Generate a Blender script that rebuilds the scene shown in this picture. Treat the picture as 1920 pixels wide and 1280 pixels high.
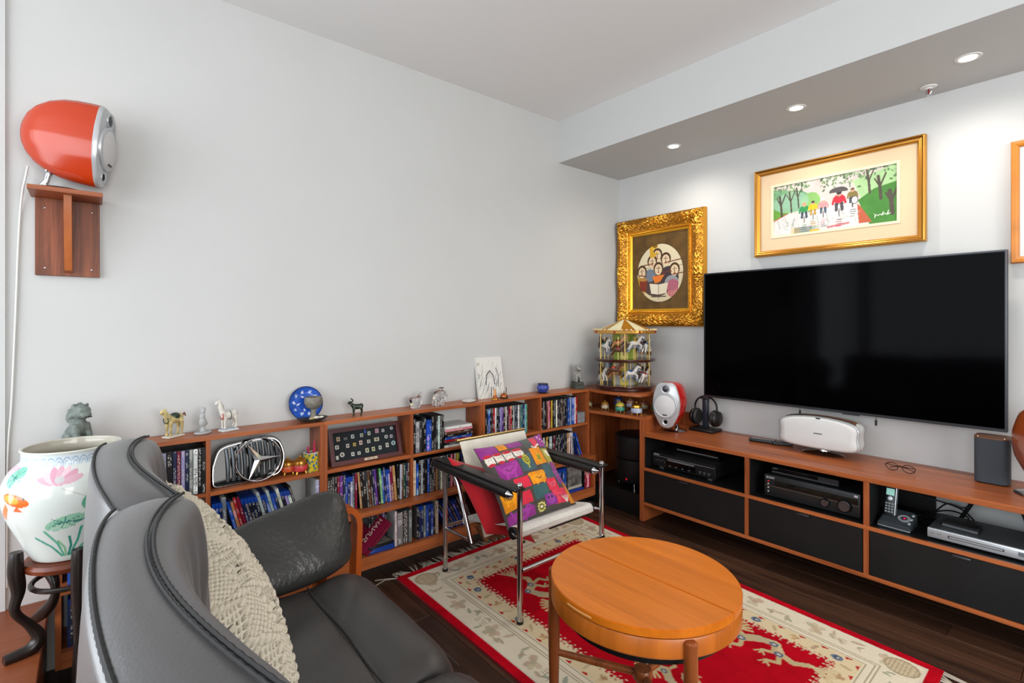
import bpy, bmesh, math, random
import numpy as np
from mathutils import Vector, Matrix, Euler
SC = bpy.context.scene
COL = SC.collection
for _o in list(bpy.data.objects): bpy.data.objects.remove(_o)
PI = math.pi
RND = random.Random(11)
NR = np.random.default_rng(5)
# ---------------------------------------------------------------- camera, world, lights, exposure
cd = bpy.data.cameras.new('camera'); cam = bpy.data.objects.new('camera', cd); COL.objects.link(cam)
cam.location = (2.5627, -3.25, 1.3007)
cam.rotation_euler = (PI/2, 0, math.radians(90-39.757))
cd.sensor_width = 36; cd.lens = 945.9/1920*36; cd.shift_y = -34.6/1920; cd.clip_start = .02
SC.camera = cam
SC.view_settings.view_transform = 'Standard'; SC.view_settings.look = 'None'
SC.view_settings.gamma = 1; SC.view_settings.use_curve_mapping = False
SC.view_settings.exposure = -0.22
SC.cycles.use_denoising = True
SC.cycles.max_bounces = 8; SC.cycles.diffuse_bounces = 5; SC.cycles.glossy_bounces = 4; SC.cycles.transmission_bounces = 6
SC.cycles.caustics_reflective = False; SC.cycles.caustics_refractive = False
SC.cycles.sample_clamp_indirect = 4
W = bpy.data.worlds.new('world'); SC.world = W; W.use_nodes = True
W.node_tree.nodes['Background'].inputs[0].default_value = (.75, .85, 1, 1)
W.node_tree.nodes['Background'].inputs[1].default_value = 1.0
def area(name, loc, rot, sx, sy, power, col=(1, 1, 1), spread=PI):
    l = bpy.data.lights.new(name, 'AREA'); l.shape = 'RECTANGLE'; l.size = sx; l.size_y = sy; l.energy = power; l.color = col; l.spread = spread
    o = bpy.data.objects.new(name, l); COL.objects.link(o); o.location = loc; o.rotation_euler = rot
    return o
area('daylight_window_behind', (2.3, -5.88, 1.45), (PI/2, 0, 0), 4.2, 2.2, 190, (.90, .95, 1))
area('daylight_window_right', (5.5, -2.6, 1.5), (PI/2, 0, PI/2), 3.2, 1.9, 150, (1, .985, .96))
area('daylight_window_left', (.06, -5.05, 1.35), (PI/2, 0, -PI/2), 1.5, 1.8, 70, (.88, .94, 1))
def spot(name, loc, power, size=110, col=(1, .93, .84), blend=.9, rad=.035):
    l = bpy.data.lights.new(name, 'SPOT'); l.energy = power; l.spot_size = math.radians(size); l.spot_blend = blend; l.color = col; l.shadow_soft_size = rad
    o = bpy.data.objects.new(name, l); COL.objects.link(o); o.location = loc
    return o
for i, (x, y) in enumerate([(.721, -.357), (1.467, -.372), (2.148, -.346), (2.9, -.36)]):
    spot('pot_light_beam', (x, y, 2.425), 20, 165, blend=1.)
# ---------------------------------------------------------------- helpers
def lin(c):
    if isinstance(c, str): c = [int(c[i:i+2], 16) for i in (0, 2, 4)]
    return tuple(((v/255)/12.92 if v/255 <= .04045 else ((v/255+.055)/1.055)**2.4) for v in c[:3])
MATS = {}
def mat(name, col='808080', rough=.5, metal=0., spec=.5, noise=0., nscale=8., bump=0., bscale=60., trans=0., ior=1.45, emit=None, estr=0., coat=0., sheen=0., stretch=(1, 1, 1), alpha=1.):
    if name in MATS: return MATS[name]
    m = bpy.data.materials.new(name); m.use_nodes = True; MATS[name] = m
    nt = m.node_tree; p = nt.nodes['Principled BSDF']; I = p.inputs; c = lin(col)
    I['Base Color'].default_value = (*c, 1); I['Roughness'].default_value = rough; I['Metallic'].default_value = metal
    I['Specular IOR Level'].default_value = spec; I['IOR'].default_value = ior; I['Transmission Weight'].default_value = trans
    I['Coat Weight'].default_value = coat; I['Sheen Weight'].default_value = sheen; I['Alpha'].default_value = alpha
    if emit: I['Emission Color'].default_value = (*lin(emit), 1); I['Emission Strength'].default_value = estr
    if noise or bump:
        tc = nt.nodes.new('ShaderNodeTexCoord'); mp = nt.nodes.new('ShaderNodeMapping'); mp.inputs['Scale'].default_value = stretch
        nt.links.new(tc.outputs['Object'], mp.inputs['Vector'])
    if noise:
        n = nt.nodes.new('ShaderNodeTexNoise'); n.inputs['Scale'].default_value = nscale; n.inputs['Detail'].default_value = 5
        nt.links.new(mp.outputs[0], n.inputs['Vector'])
        r = nt.nodes.new('ShaderNodeValToRGB'); r.color_ramp.elements[0].position = .3; r.color_ramp.elements[1].position = .7
        r.color_ramp.elements[0].color = (*[max(0, v*(1-noise)) for v in c], 1); r.color_ramp.elements[1].color = (*[min(1, v*(1+noise)) for v in c], 1)
        nt.links.new(n.outputs[0], r.inputs[0]); nt.links.new(r.outputs[0], I['Base Color'])
    if bump:
        n = nt.nodes.new('ShaderNodeTexNoise'); n.inputs['Scale'].default_value = bscale; n.inputs['Detail'].default_value = 3
        nt.links.new(mp.outputs[0], n.inputs['Vector'])
        b = nt.nodes.new('ShaderNodeBump'); b.inputs['Strength'].default_value = bump; b.inputs['Distance'].default_value = .01
        nt.links.new(n.outputs[0], b.inputs['Height']); nt.links.new(b.outputs[0], I['Normal'])
    return m
def wood(name, c1, c2, axis='x', rough=.35, scale=9., spec=.45, rnd=.25, coat=0.):
    if name in MATS: return MATS[name]
    m = mat(name, c1, rough, spec=spec, coat=coat); nt = m.node_tree; p = nt.nodes['Principled BSDF']
    tc = nt.nodes.new('ShaderNodeTexCoord'); mp = nt.nodes.new('ShaderNodeMapping'); oi = nt.nodes.new('ShaderNodeObjectInfo')
    s = [scale]*3; s['xyz'.index(axis)] = scale*.055; mp.inputs['Scale'].default_value = s
    va = nt.nodes.new('ShaderNodeVectorMath'); va.operation = 'MULTIPLY_ADD'; va.inputs[1].default_value = (7, 7, 7)
    nt.links.new(oi.outputs['Random'], va.inputs[0]); nt.links.new(tc.outputs['Object'], va.inputs[2]); nt.links.new(va.outputs[0], mp.inputs['Vector'])
    n = nt.nodes.new('ShaderNodeTexNoise'); n.inputs['Scale'].default_value = 3.2; n.inputs['Detail'].default_value = 8; n.inputs['Roughness'].default_value = .65; n.inputs['Distortion'].default_value = .6
    nt.links.new(mp.outputs[0], n.inputs['Vector'])
    r = nt.nodes.new('ShaderNodeValToRGB'); r.color_ramp.elements[0].position = .32; r.color_ramp.elements[1].position = .68
    r.color_ramp.elements[0].color = (*lin(c2), 1); r.color_ramp.elements[1].color = (*lin(c1), 1)
    nt.links.new(n.outputs[0], r.inputs[0])
    hs = nt.nodes.new('ShaderNodeHueSaturation'); mr = nt.nodes.new('ShaderNodeMapRange'); mr.inputs[3].default_value = 1-rnd; mr.inputs[4].default_value = 1+rnd
    nt.links.new(oi.outputs['Random'], mr.inputs[0]); nt.links.new(mr.outputs[0], hs.inputs['Value']); nt.links.new(r.outputs[0], hs.inputs['Color'])
    nt.links.new(hs.outputs[0], p.inputs['Base Color'])
    b = nt.nodes.new('ShaderNodeBump'); b.inputs['Strength'].default_value = .12; b.inputs['Distance'].default_value = .004
    nt.links.new(n.outputs[0], b.inputs['Height']); nt.links.new(b.outputs[0], p.inputs['Normal'])
    return m
def vmat(name, rough=.6, metal=0., bump=0., bscale=300., spec=.4, coat=0., sheen=0.):
    if name in MATS: return MATS[name]
    m = mat(name, 'ffffff', rough, metal, spec, bump=bump, bscale=bscale, coat=coat, sheen=sheen)
    a = m.node_tree.nodes.new('ShaderNodeAttribute'); a.attribute_name = 'Col'
    m.node_tree.links.new(a.outputs['Color'], m.node_tree.nodes['Principled BSDF'].inputs['Base Color'])
    return m
WM = {}
class MB:
    def __init__(s): s.v = []; s.f = []; s.m = []; s.M = None
    def add(s, vs, fs, m=0):
        n = len(s.v)
        s.v += [tuple(s.M @ Vector(v)) for v in vs] if s.M is not None else [tuple(v) for v in vs]
        s.f += [tuple(i+n for i in f) for f in fs]; s.m += [m]*len(fs); return s
    def box(s, x0, x1, y0, y1, z0, z1, m=0, b=0., seg=1):
        if x1 < x0: x0, x1 = x1, x0
        if y1 < y0: y0, y1 = y1, y0
        if z1 < z0: z0, z1 = z1, z0
        if not b:
            V = [(x, y, z) for x in (x0, x1) for y in (y0, y1) for z in (z0, z1)]
            return s.add(V, [(0, 1, 3, 2), (4, 6, 7, 5), (0, 4, 5, 1), (2, 3, 7, 6), (0, 2, 6, 4), (1, 5, 7, 3)], m)
        bm = bmesh.new(); bmesh.ops.create_cube(bm, size=1)
        for v in bm.verts: v.co = ((x0+x1)/2+v.co.x*(x1-x0), (y0+y1)/2+v.co.y*(y1-y0), (z0+z1)/2+v.co.z*(z1-z0))
        b = min(b, .49*min(x1-x0, y1-y0, z1-z0))
        bmesh.ops.bevel(bm, geom=bm.edges[:], offset=b, segments=seg, profile=.5, affect='EDGES')
        return s.bm(bm, m)
    def bm(s, bm, m=0):
        bm.verts.index_update(); s.add([v.co.copy() for v in bm.verts], [[v.index for v in f.verts] for f in bm.faces], m); bm.free(); return s
    def tube(s, pts, r, seg=8, m=0, closed=False, caps=True, flat=1., up=None):
        P = [Vector(p) for p in pts]; n = len(P); rr = r if isinstance(r, (list, tuple)) else [r]*n
        T = []
        for i in range(n):
            a = P[(i-1) % n] if (closed or i > 0) else P[i]; b = P[(i+1) % n] if (closed or i < n-1) else P[i]
            t = (b-a); T.append(t.normalized() if t.length > 1e-9 else Vector((0, 0, 1)))
        u = Vector(up) if up else (Vector((0, 0, 1)) if abs(T[0].z) < .9 else Vector((1, 0, 0)))
        u = (u-T[0]*u.dot(T[0])).normalized(); vs = []
        for i in range(n):
            u = (u-T[i]*u.dot(T[i])); u = u.normalized() if u.length > 1e-6 else T[i].orthogonal().normalized()
            w = T[i].cross(u)
            for k in range(seg):
                a = 2*PI*(k+.5)/seg; vs.append(P[i]+(w*math.cos(a)+u*math.sin(a)*flat)*rr[i])
        fs = []
        for i in range(n if closed else n-1):
            j = (i+1) % n
            for k in range(seg): l = (k+1) % seg; fs.append((i*seg+k, i*seg+l, j*seg+l, j*seg+k))
        if caps and not closed: fs.append(tuple(range(seg))[::-1]); fs.append(tuple((n-1)*seg+k for k in range(seg)))
        return s.add(vs, fs, m)
    def lathe(s, prof, c=(0, 0, 0), seg=24, m=0, sx=1., sy=1.):
        vs = []; fs = []; n = len(prof)
        for r, z in prof:
            for k in range(seg): a = 2*PI*k/seg; vs.append((c[0]+max(r, 1e-5)*sx*math.cos(a), c[1]+max(r, 1e-5)*sy*math.sin(a), c[2]+z))
        for i in range(n-1):
            for k in range(seg): l = (k+1) % seg; fs.append((i*seg+k, i*seg+l, (i+1)*seg+l, (i+1)*seg+k))
        if prof[0][0] > 1e-4: fs.append(tuple(range(seg))[::-1])
        if prof[-1][0] > 1e-4: fs.append(tuple((n-1)*seg+k for k in range(seg)))
        return s.add(vs, fs, m)
    def cyl(s, c, r, h, seg=20, m=0, axis='z', b=0.):
        pr = [(r, 0), (r, h)] if not b else [(r-b, 0), (r, b), (r, h-b), (r-b, h)]
        t = MB().lathe(pr, (0, 0, 0), seg); R = {'z': Matrix(), 'x': Matrix.Rotation(PI/2, 4, 'Y'), 'y': Matrix.Rotation(-PI/2, 4, 'X')}[axis]
        return s.add([Vector(c)+(R @ Vector(v)) for v in t.v], t.f, m)
    def ell(s, c, r, seg=12, rings=8, m=0, rot=None):
        if not isinstance(r, (tuple, list)): r = (r, r, r)
        R = Euler(rot).to_matrix() if rot else Matrix.Identity(3)
        vs = [Vector(c)+R @ Vector((0, 0, -r[2]))]; fs = []
        for i in range(1, rings):
            a = -PI/2+PI*i/rings
            for k in range(seg): t = 2*PI*k/seg; vs.append(Vector(c)+R @ Vector((r[0]*math.cos(a)*math.cos(t), r[1]*math.cos(a)*math.sin(t), r[2]*math.sin(a))))
        vs.append(Vector(c)+R @ Vector((0, 0, r[2]))); N = len(vs)-1
        for k in range(seg): l = (k+1) % seg; fs.append((0, 1+l, 1+k)); fs.append((N, N-seg+k, N-seg+l))
        for i in range(rings-2):
            for k in range(seg): l = (k+1) % seg; a = 1+i*seg; fs.append((a+k, a+l, a+seg+l, a+seg+k))
        return s.add(vs, fs, m)
    def prism(s, poly, a, b, fn=lambda p, q, h: (p, q, h), m=0):
        n = len(poly); vs = [fn(p, q, a) for p, q in poly]+[fn(p, q, b) for p, q in poly]
        return s.add(vs, [tuple(range(n))[::-1], tuple(range(n, 2*n))]+[(i, (i+1) % n, n+(i+1) % n, n+i) for i in range(n)], m)
    def grid(s, fn, nu, nv, cu=False, cv=False, m=0):
        vs = [fn(i/(nu if cu else nu-1), j/(nv if cv else nv-1)) for i in range(nu) for j in range(nv)]; fs = []
        for i in range(nu if cu else nu-1):
            for j in range(nv if cv else nv-1):
                a, b = (i+1) % nu, (j+1) % nv; fs.append((i*nv+j, a*nv+j, a*nv+b, i*nv+b))
        return s.add(vs, fs, m)
def props(o, label=None, cat=None, group=None, kind=None):
    if label: o['label'] = label
    if cat: o['category'] = cat
    if group: o['group'] = group
    if kind: o['kind'] = kind
    return o
def link(name, me, parent=None, w=True):
    o = bpy.data.objects.new(name, me); COL.objects.link(o)
    if parent is not None:
        M = WM.get(parent.name)
        if M is not None:
            if w: me.transform(M.inverted())
            WM[o.name] = M
        o.parent = parent
    return o
def obj(name, mb, mats, parent=None, ang=35, w=True, **kw):
    me = bpy.data.meshes.new(name); me.from_pydata(mb.v, [], mb.f)
    for m in (mats if isinstance(mats, (list, tuple)) else [mats]): me.materials.append(m)
    me.polygons.foreach_set('material_index', mb.m); me.polygons.foreach_set('use_smooth', [True]*len(mb.f))
    bm = bmesh.new(); bm.from_mesh(me); bmesh.ops.recalc_face_normals(bm, faces=bm.faces[:]); bm.to_mesh(me); bm.free()
    me.set_sharp_from_angle(angle=math.radians(ang)); me.update()
    return props(link(name, me, parent, w), **kw)
def thing(name, label, cat, loc=(0, 0, 0), rz=0., group=None, kind=None):
    o = bpy.data.objects.new(name, None); COL.objects.link(o); o.location = loc; o.rotation_euler = (0, 0, rz); o.empty_display_size = .1
    WM[o.name] = Matrix.Translation(loc) @ Matrix.Rotation(rz, 4, 'Z')
    return props(o, label, cat, group, kind)
def solo(name, mb, mats, label, cat, loc=None, group=None, ang=35, rz=0., w=True):   # a thing that is one mesh; world verts unless w False
    o = obj(name, mb, mats, None, ang)
    if loc is not None:
        M = Matrix.Translation(loc) @ Matrix.Rotation(rz, 4, 'Z'); WM[o.name] = M
        if w: o.data.transform(M.inverted())
        o.location = loc; o.rotation_euler = (0, 0, rz)
    return props(o, label, cat, group)
def dup(root, loc, rz=None, label=None):
    r = root.copy(); COL.objects.link(r); r.location = loc
    if rz is not None: r.rotation_euler = (0, 0, rz)
    if label: r['label'] = label
    WM[r.name] = Matrix.Translation(loc) @ Matrix.Rotation(r.rotation_euler.z, 4, 'Z')
    for ch in list(root.children):
        c = ch.copy(); COL.objects.link(c); c.parent = r
        for g in ch.children: d = g.copy(); COL.objects.link(d); d.parent = c
    return r
def nmesh(name, V, F, C, m, parent=None, w=True, kind=None, ang=60):      # numpy mesh with a colour per vertex
    me = bpy.data.meshes.new(name); me.vertices.add(len(V)); me.vertices.foreach_set('co', np.asarray(V, np.float32).ravel())
    F = np.asarray(F, np.int32); me.loops.add(F.size); me.loops.foreach_set('vertex_index', F.ravel()); me.polygons.add(len(F))
    me.polygons.foreach_set('loop_start', np.arange(0, F.size, F.shape[1], dtype=np.int32)); me.update(calc_edges=True); me.validate()
    me.polygons.foreach_set('use_smooth', np.ones(len(F), bool))
    if C is not None:
        a = me.color_attributes.new('Col', 'FLOAT_COLOR', 'POINT'); cc = np.ones((len(V), 4), np.float32); cc[:, :3] = C; a.data.foreach_set('color', cc.ravel())
    me.materials.append(m)
    if ang < 180: me.set_sharp_from_angle(angle=math.radians(ang))
    return props(link(name, me, parent, w), kind=kind)
def gridF(nu, nv, cu=False):
    i = np.arange(nu if cu else nu-1)[:, None]; j = np.arange(nv-1)[None, :]; a = (i+1) % nu
    return np.stack([i*nv+j, a*nv+j, a*nv+j+1, i*nv+j+1], -1).reshape(-1, 4)
class Cv:                                    # a little painter: colours on a grid, sx wide and sy high, y downwards
    def __init__(s, w, h, sx, sy, bg):
        s.a = np.empty((h, w, 3)); s.a[:] = lin(bg); s.x, s.y = np.meshgrid((np.arange(w))/(w-1)*sx, (np.arange(h))/(h-1)*sy); s.w, s.h = w, h
        s.z = np.zeros((h, w))
    def put(s, k, c, o=1., dz=None):
        c = np.array(lin(c)) if isinstance(c, str) else c
        s.a[k] = s.a[k]*(1-o)+c*o
        if dz is not None: s.z[k] = dz
        return s
    def mpoly(s, pts):
        k = np.zeros(s.x.shape, bool); n = len(pts)
        for i in range(n):
            (x0, y0), (x1, y1) = pts[i], pts[(i+1) % n]
            if y0 == y1: continue
            k ^= ((s.y < y0) != (s.y < y1)) & (s.x < (x1-x0)*(s.y-y0)/(y1-y0)+x0)
        return k
    def poly(s, pts, c, o=1., dz=None): return s.put(s.mpoly(pts), c, o, dz)
    def mell(s, cx, cy, rx, ry=None, rot=0.):
        ry = ry or rx; a, b = math.cos(rot), math.sin(rot); X = s.x-cx; Y = s.y-cy
        return ((X*a+Y*b)/rx)**2+((Y*a-X*b)/ry)**2 < 1
    def ell(s, cx, cy, rx, ry=None, c='000000', rot=0., o=1., dz=None): return s.put(s.mell(cx, cy, rx, ry, rot), c, o, dz)
    def rect(s, x0, y0, x1, y1, c, o=1., dz=None): return s.put((s.x >= x0) & (s.x <= x1) & (s.y >= y0) & (s.y <= y1), c, o, dz)
    def line(s, pts, wd, c, o=1., dz=None):
        k = np.zeros(s.x.shape, bool)
        for (x0, y0), (x1, y1) in zip(pts[:-1], pts[1:]):
            dx, dy = x1-x0, y1-y0; L = dx*dx+dy*dy or 1e-12; t = np.clip(((s.x-x0)*dx+(s.y-y0)*dy)/L, 0, 1)
            k |= (s.x-x0-t*dx)**2+(s.y-y0-t*dy)**2 < (wd/2)**2
        return s.put(k, c, o, dz)
    def mottle(s, amt, cell, seed=0):
        r = np.random.default_rng(seed); f = np.zeros(s.x.shape); A = 1.
        for o in range(3):
            n = max(2, int(s.h/cell)); q = max(2, int(s.w/cell)); g = r.random((n+1, q+1)); yy = np.linspace(0, n-1e-6, s.h); xx = np.linspace(0, q-1e-6, s.w)
            iy = yy.astype(int); ix = xx.astype(int); fy = (yy-iy)[:, None]; fx = (xx-ix)[None, :]
            f += A*((g[iy][:, ix]*(1-fx)+g[iy][:, ix+1]*fx)*(1-fy)+(g[iy+1][:, ix]*(1-fx)+g[iy+1][:, ix+1]*fx)*fy-.5); A *= .6; cell = max(1.2, cell/2.2)
        return f*amt
    def panel(s, name, O, U, V, m, parent=None, relief=0., N=None):
        O, U, V = (np.array(q, float) for q in (O, U, V)); u = np.linspace(0, 1, s.w); v = np.linspace(0, 1, s.h)
        P = O+v[:, None, None]*V+u[None, :, None]*U
        if N is not None: P = P+np.array(N, float)*(s.z[..., None]*relief)
        return nmesh(name, P.reshape(-1, 3), gridF(s.h, s.w)[:, ::-1], s.a.reshape(-1, 3), m, parent, ang=180)
def text(name, body, size, loc, rot, m, parent=None, ext=.0004, ax='LEFT', M=None):
    c = bpy.data.curves.new(name, 'FONT'); c.body = body; c.size = size; c.extrude = ext; c.align_x = ax
    f = bpy.data.objects.new('lettering_source', c); COL.objects.link(f); dg = bpy.context.evaluated_depsgraph_get()
    me = bpy.data.meshes.new_from_object(f.evaluated_get(dg)); bpy.data.objects.remove(f); bpy.data.curves.remove(c); me.name = name
    me.materials.clear(); me.materials.append(m); me.transform(M if M is not None else Matrix.Translation(loc) @ Euler(rot).to_matrix().to_4x4())
    return link(name, me, parent, M is None)
# ---------------------------------------------------------------- shared materials
TEAKX = wood('teak_x', 'b86839', '803f1f', 'x', .30, rnd=.06); TEAKY = wood('teak_y', 'b86839', '80401f', 'y', .34, rnd=.06); TEAKZ = wood('teak_z', 'ae5f33', '7a3b1c', 'z', .36, rnd=.06)
PAINT = mat('white_wall_paint', 'c1c2c1', .75, noise=.012, nscale=3, bump=.03, bscale=180)
BLACK = mat('black_plastic', '0e0e0f', .38); MATTEB = mat('matte_black', '101011', .6, spec=.3); CHROME = mat('chrome', 'c9c9cc', .08, 1.)
SILVER = mat('silver_plastic', 'b9bcbf', .32, .35); GLOSSB = mat('gloss_black', '060607', .06); GOLD = mat('gold', 'c8963c', .3, .9)
WHITE = mat('white_plastic', 'dddddb', .4); RUBBER = mat('rubber', '151515', .8)
# ---------------------------------------------------------------- room shell
RX, RY, RZ = 5.6, -6.0, 2.74
def shell(name, mb, m=PAINT, **kw): return obj(name, mb, m, **kw)
shell('wall_left', MB().box(-.15, 0, RY, .15, -.1, RZ), kind='structure', label='long white wall behind the low bookcases')
shell('wall_back', MB().box(0, RX, 0, .15, -.1, RZ), kind='structure', label='white wall behind the television')
shell('wall_right', MB().box(RX, RX+.15, RY, .15, -.1, RZ), kind='structure')
fw = MB(); WX0, WX1, WZ0, WZ1 = .2, 4.4, .42, 2.45
fw.box(0, WX0, RY-.15, RY, -.1, RZ).box(WX1, RX, RY-.15, RY, -.1, RZ).box(WX0, WX1, RY-.15, RY, -.1, WZ0).box(WX0, WX1, RY-.15, RY, WZ1, RZ)
shell('wall_front', fw, kind='structure')
shell('ceiling', MB().box(0, RX, RY, 0, RZ, RZ+.15), mat('ceiling_paint', 'e6e6e5', .85, bump=.05, bscale=240), kind='structure', label='flat white ceiling')
shell('trim_1', MB().box(0, RX, -.6851, 0, 2.4452, RZ, b=0), mat('bulkhead_dimmed_paint', 'bfc0bf', .75, bump=.03, bscale=200), kind='structure', label='boxed white bulkhead above the television wall')  # colour lowered to offset strong window light on the bulkhead
shell('trim_2', MB().box(0, .012, -3.62, -3.49, 0, RZ), kind='structure', label='narrow white casing at the near end of the long wall')
wn = MB()
for x in (WX0, 1.6, 3.0, WX1-.06): wn.box(x, x+.06, RY-.1, RY-.04, WZ0, WZ1)
wn.box(WX0, WX1, RY-.1, RY-.04, WZ0, WZ0+.06).box(WX0, WX1, RY-.1, RY-.04, WZ1-.06, WZ1)
wi = shell('window_1', wn, WHITE, kind='structure')
obj('pane', MB().box(WX0+.05, WX1-.05, RY-.075, RY-.07, WZ0+.05, WZ1-.05), mat('window_glass', 'ffffff', .02, trans=1, ior=1.45), wi)
wn = MB()
for y in (-5.85, -5.07, -4.29): wn.box(.0, .05, y, y+.05, .42, 2.3)
wn.box(0, .05, -5.85, -4.24, .42, .47).box(0, .05, -5.85, -4.24, 2.25, 2.3)
wi = shell('window_2', wn, WHITE, kind='structure'); obj('pane', MB().box(.02, .025, -5.8, -4.29, .46, 2.26), mat('window_glass'), wi)
fl = shell('floor', MB().box(-.0, RX, RY, 0, -.1, -.012), mat('subfloor', '17100d', .8), kind='structure', label='dark stained hardwood floor of long planks')
PLK = wood('dark_floor_wood', '553828', '261812', 'x', .38, scale=7, rnd=.38, spec=.4)
for r in range(29):
    y1 = -.0732-.1305*(r-.56) ; y0 = y1-.1285; y1 = min(y1, -.001); x = -RND.random()*1.1
    if y0 > -.02: continue
    if r == 3: x = 1.353-1.25
    if r == 4: x = 2.185-2.2
    while x < 3.7:
        L = RND.choice([.75, .95, 1.25, 1.25]); a, b = max(x, .002), min(x+L, 3.9)
        if r == 3 and x < 1: L = 1.25; b = x+L
        if r == 4 and x < 1: L = 1.1; b = x+L
        if b-a > .08: obj('plank', MB().box(a, b-.0015, y0, y1, -.012, 0, b=.0016), PLK, fl)
        x += L
# ---------------------------------------------------------------- low bookcases along the left wall
def bookcase(y0, y1, yd, label, first=False):
    t = thing('bookcase', label, 'bookcase', (.1, (y0+y1)/2, 0), group='low teak bookcases along the wall')
    T = .0165; X0, XU, XL = .004, .1543, .21
    obj('top_board', MB().box(X0, XU, y0+.0005, y1-.0005, .8144, .8314, b=.001), TEAKY, t)
    for y in (y0+.0005, y1-T-.0005):
        obj('side_panel', MB().box(X0, XU-.0005, y, y+T, .372, .8144).box(X0, XL, y, y+T, .095, .352), TEAKZ, t)
    obj('divider', MB().box(X0, XU-.002, yd-T/2, yd+T/2, .372, .8144).box(X0, .135, yd-T/2, yd+T/2, .1475, .352), TEAKZ, t)
    for a, b in ((y0+T, yd-T/2), (yd+T/2, y1-T)): obj('shelf', MB().box(X0, XU-.001, a, b, .5814, .5984, b=.001), TEAKY, t)
    obj('ledge_shelf', MB().box(X0, XL+.004, y0+.0005, y1-.0005, .352, .372, b=.001), TEAKY, t)
    obj('bottom_shelf', MB().box(X0, XL-.012, y0+T, y1-T, .128, .147), TEAKY, t)
    obj('front_board', MB().box(XL-.012, XL+.001, y0+T, y1-T, .093, .150, b=.001), TEAKY, t)
    return t
bookcase(-3.35, -2.406, -2.881, 'low teak bookcase behind the sofa, holding the chrome car grille')
bookcase(-2.406, -1.472, -1.939, 'low teak bookcase in the middle, holding the framed coin display')
bookcase(-1.472, -.53, -1.001, 'low teak bookcase nearest the corner, behind the sling chair')
# ---------------------------------------------------------------- corner unit
t = thing('corner_shelf', 'teak corner unit carrying the carousel above a black speaker recess', 'shelf unit', (.3, -.25, 0))
tb = [(.003, -.527), (.16, -.527)]+[(.16+.40*k/8, -.527+.037*k/8-.028*math.sin(PI*k/8)) for k in range(1, 9)]+[(.56, -.003), (.003, -.003)]
obj('top_board', MB().prism(tb, .8135, .8325), TEAKX, t)
obj('lower_shelf', MB().prism([(.003, -.527), (.16, -.527), (.572, -.4734), (.572, -.003), (.003, -.003)], .662, .682), TEAKX, t)
obj('side_panel', MB().box(.541, .571, -.4734, -.003, 0, .662, b=.001), TEAKZ, t)
obj('side_panel', MB().box(.003, .02, -.50, -.03, .682, .8135), TEAKZ, t); obj('upper_back', MB().box(.021, .5, -.02, -.003, .682, .8135), TEAKX, t)
obj('back_panel', MB().box(.003, .541, -.016, -.003, .12, .662), TEAKZ, t)
obj('left_panel', MB().box(.003, .02, -.51, -.016, .12, .662), TEAKZ, t)
obj('wall_block', MB().box(.572, .70, -.03, -.003, .583, .672, b=.001), TEAKZ, t)
# ---------------------------------------------------------------- media console
CX0, CX1, CY = .572, 3.25, -.4734
t = thing('media_console', 'long floating teak media console with black drawer fronts below television', 'console', (1.9, -.24, 0))
BKL = mat('black_laminate', '141516', .42, noise=.25, nscale=5, spec=.35)
obj('top', MB().box(CX0, CX1, CY, -.002, .5577, .582, b=.0015), TEAKX, t)
divs = [(.572, .5735), (1.237, 1.259), (1.797, 1.819), (2.62, 2.642), (CX1-.022, CX1)]
for a, b in divs[1:]: obj('divider', MB().box(a, b, CY+.002, -.002, .1278, .5577, b=.001), TEAKZ, t)
obj('middle_shelf', MB().box(CX0, CX1, CY+.001, CY+.014, .336, .354, b=.001).box(CX0, CX1, CY+.014, -.004, .336, .353, m=1), [TEAKX, BKL], t)
obj('bottom_board', MB().box(CX0, CX1, CY+.001, CY+.014, .1084, .1278, b=.001).box(CX0, CX1, CY+.014, -.004, .1084, .127, m=1), [TEAKX, BKL], t)
lin1 = MB()
lin1.box(.574, 1.236, -.02, -.004, .355, .557).box(.5735, .5765, CY+.016, -.02, .355, .557).box(1.2335, 1.2365, CY+.016, -.02, .355, .557)
lin1.box(1.2595, 1.797, -.02, -.004, .355, .557).box(1.2595, 1.2625, CY+.016, -.02, .355, .557).box(1.7935, 1.7965, CY+.016, -.02, .355, .557)
lin1.box(1.8195, 1.8225, CY+.016, -.02, .355, .557).box(1.8225, 1.98, -.02, -.004, .355, .557)
lin1.box(.574, 2.6, CY+.02, -.02, .5545, .5572)
obj('black_lining', lin1, MATTEB, t)
for a, b in ((.5745, 1.2355), (1.2605, 1.7955), (1.8205, 2.6185), (2.6435, CX1-.0235)):
    d = obj('drawer_front', MB().box(a+.002, b-.002, CY+.004, CY+.022, .1305, .3345, b=.001), BKL, t)
    m = {0: .865, 1: 1.5365, 2: 2.146}.get([.5745, 1.2605, 1.8205].index(a) if a < 2 else 9, 2.93)
    obj('handle', MB().box(m-.03, m+.03, CY-.008, CY+.006, .3215, .3315, b=.002, seg=2), mat('dark_metal', '4a4b50', .3, .8), d)
obj('side_panel', MB().box(CX1-.03, CX1, CY+.004, -.01, 0, .1084), TEAKZ, t)
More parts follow.
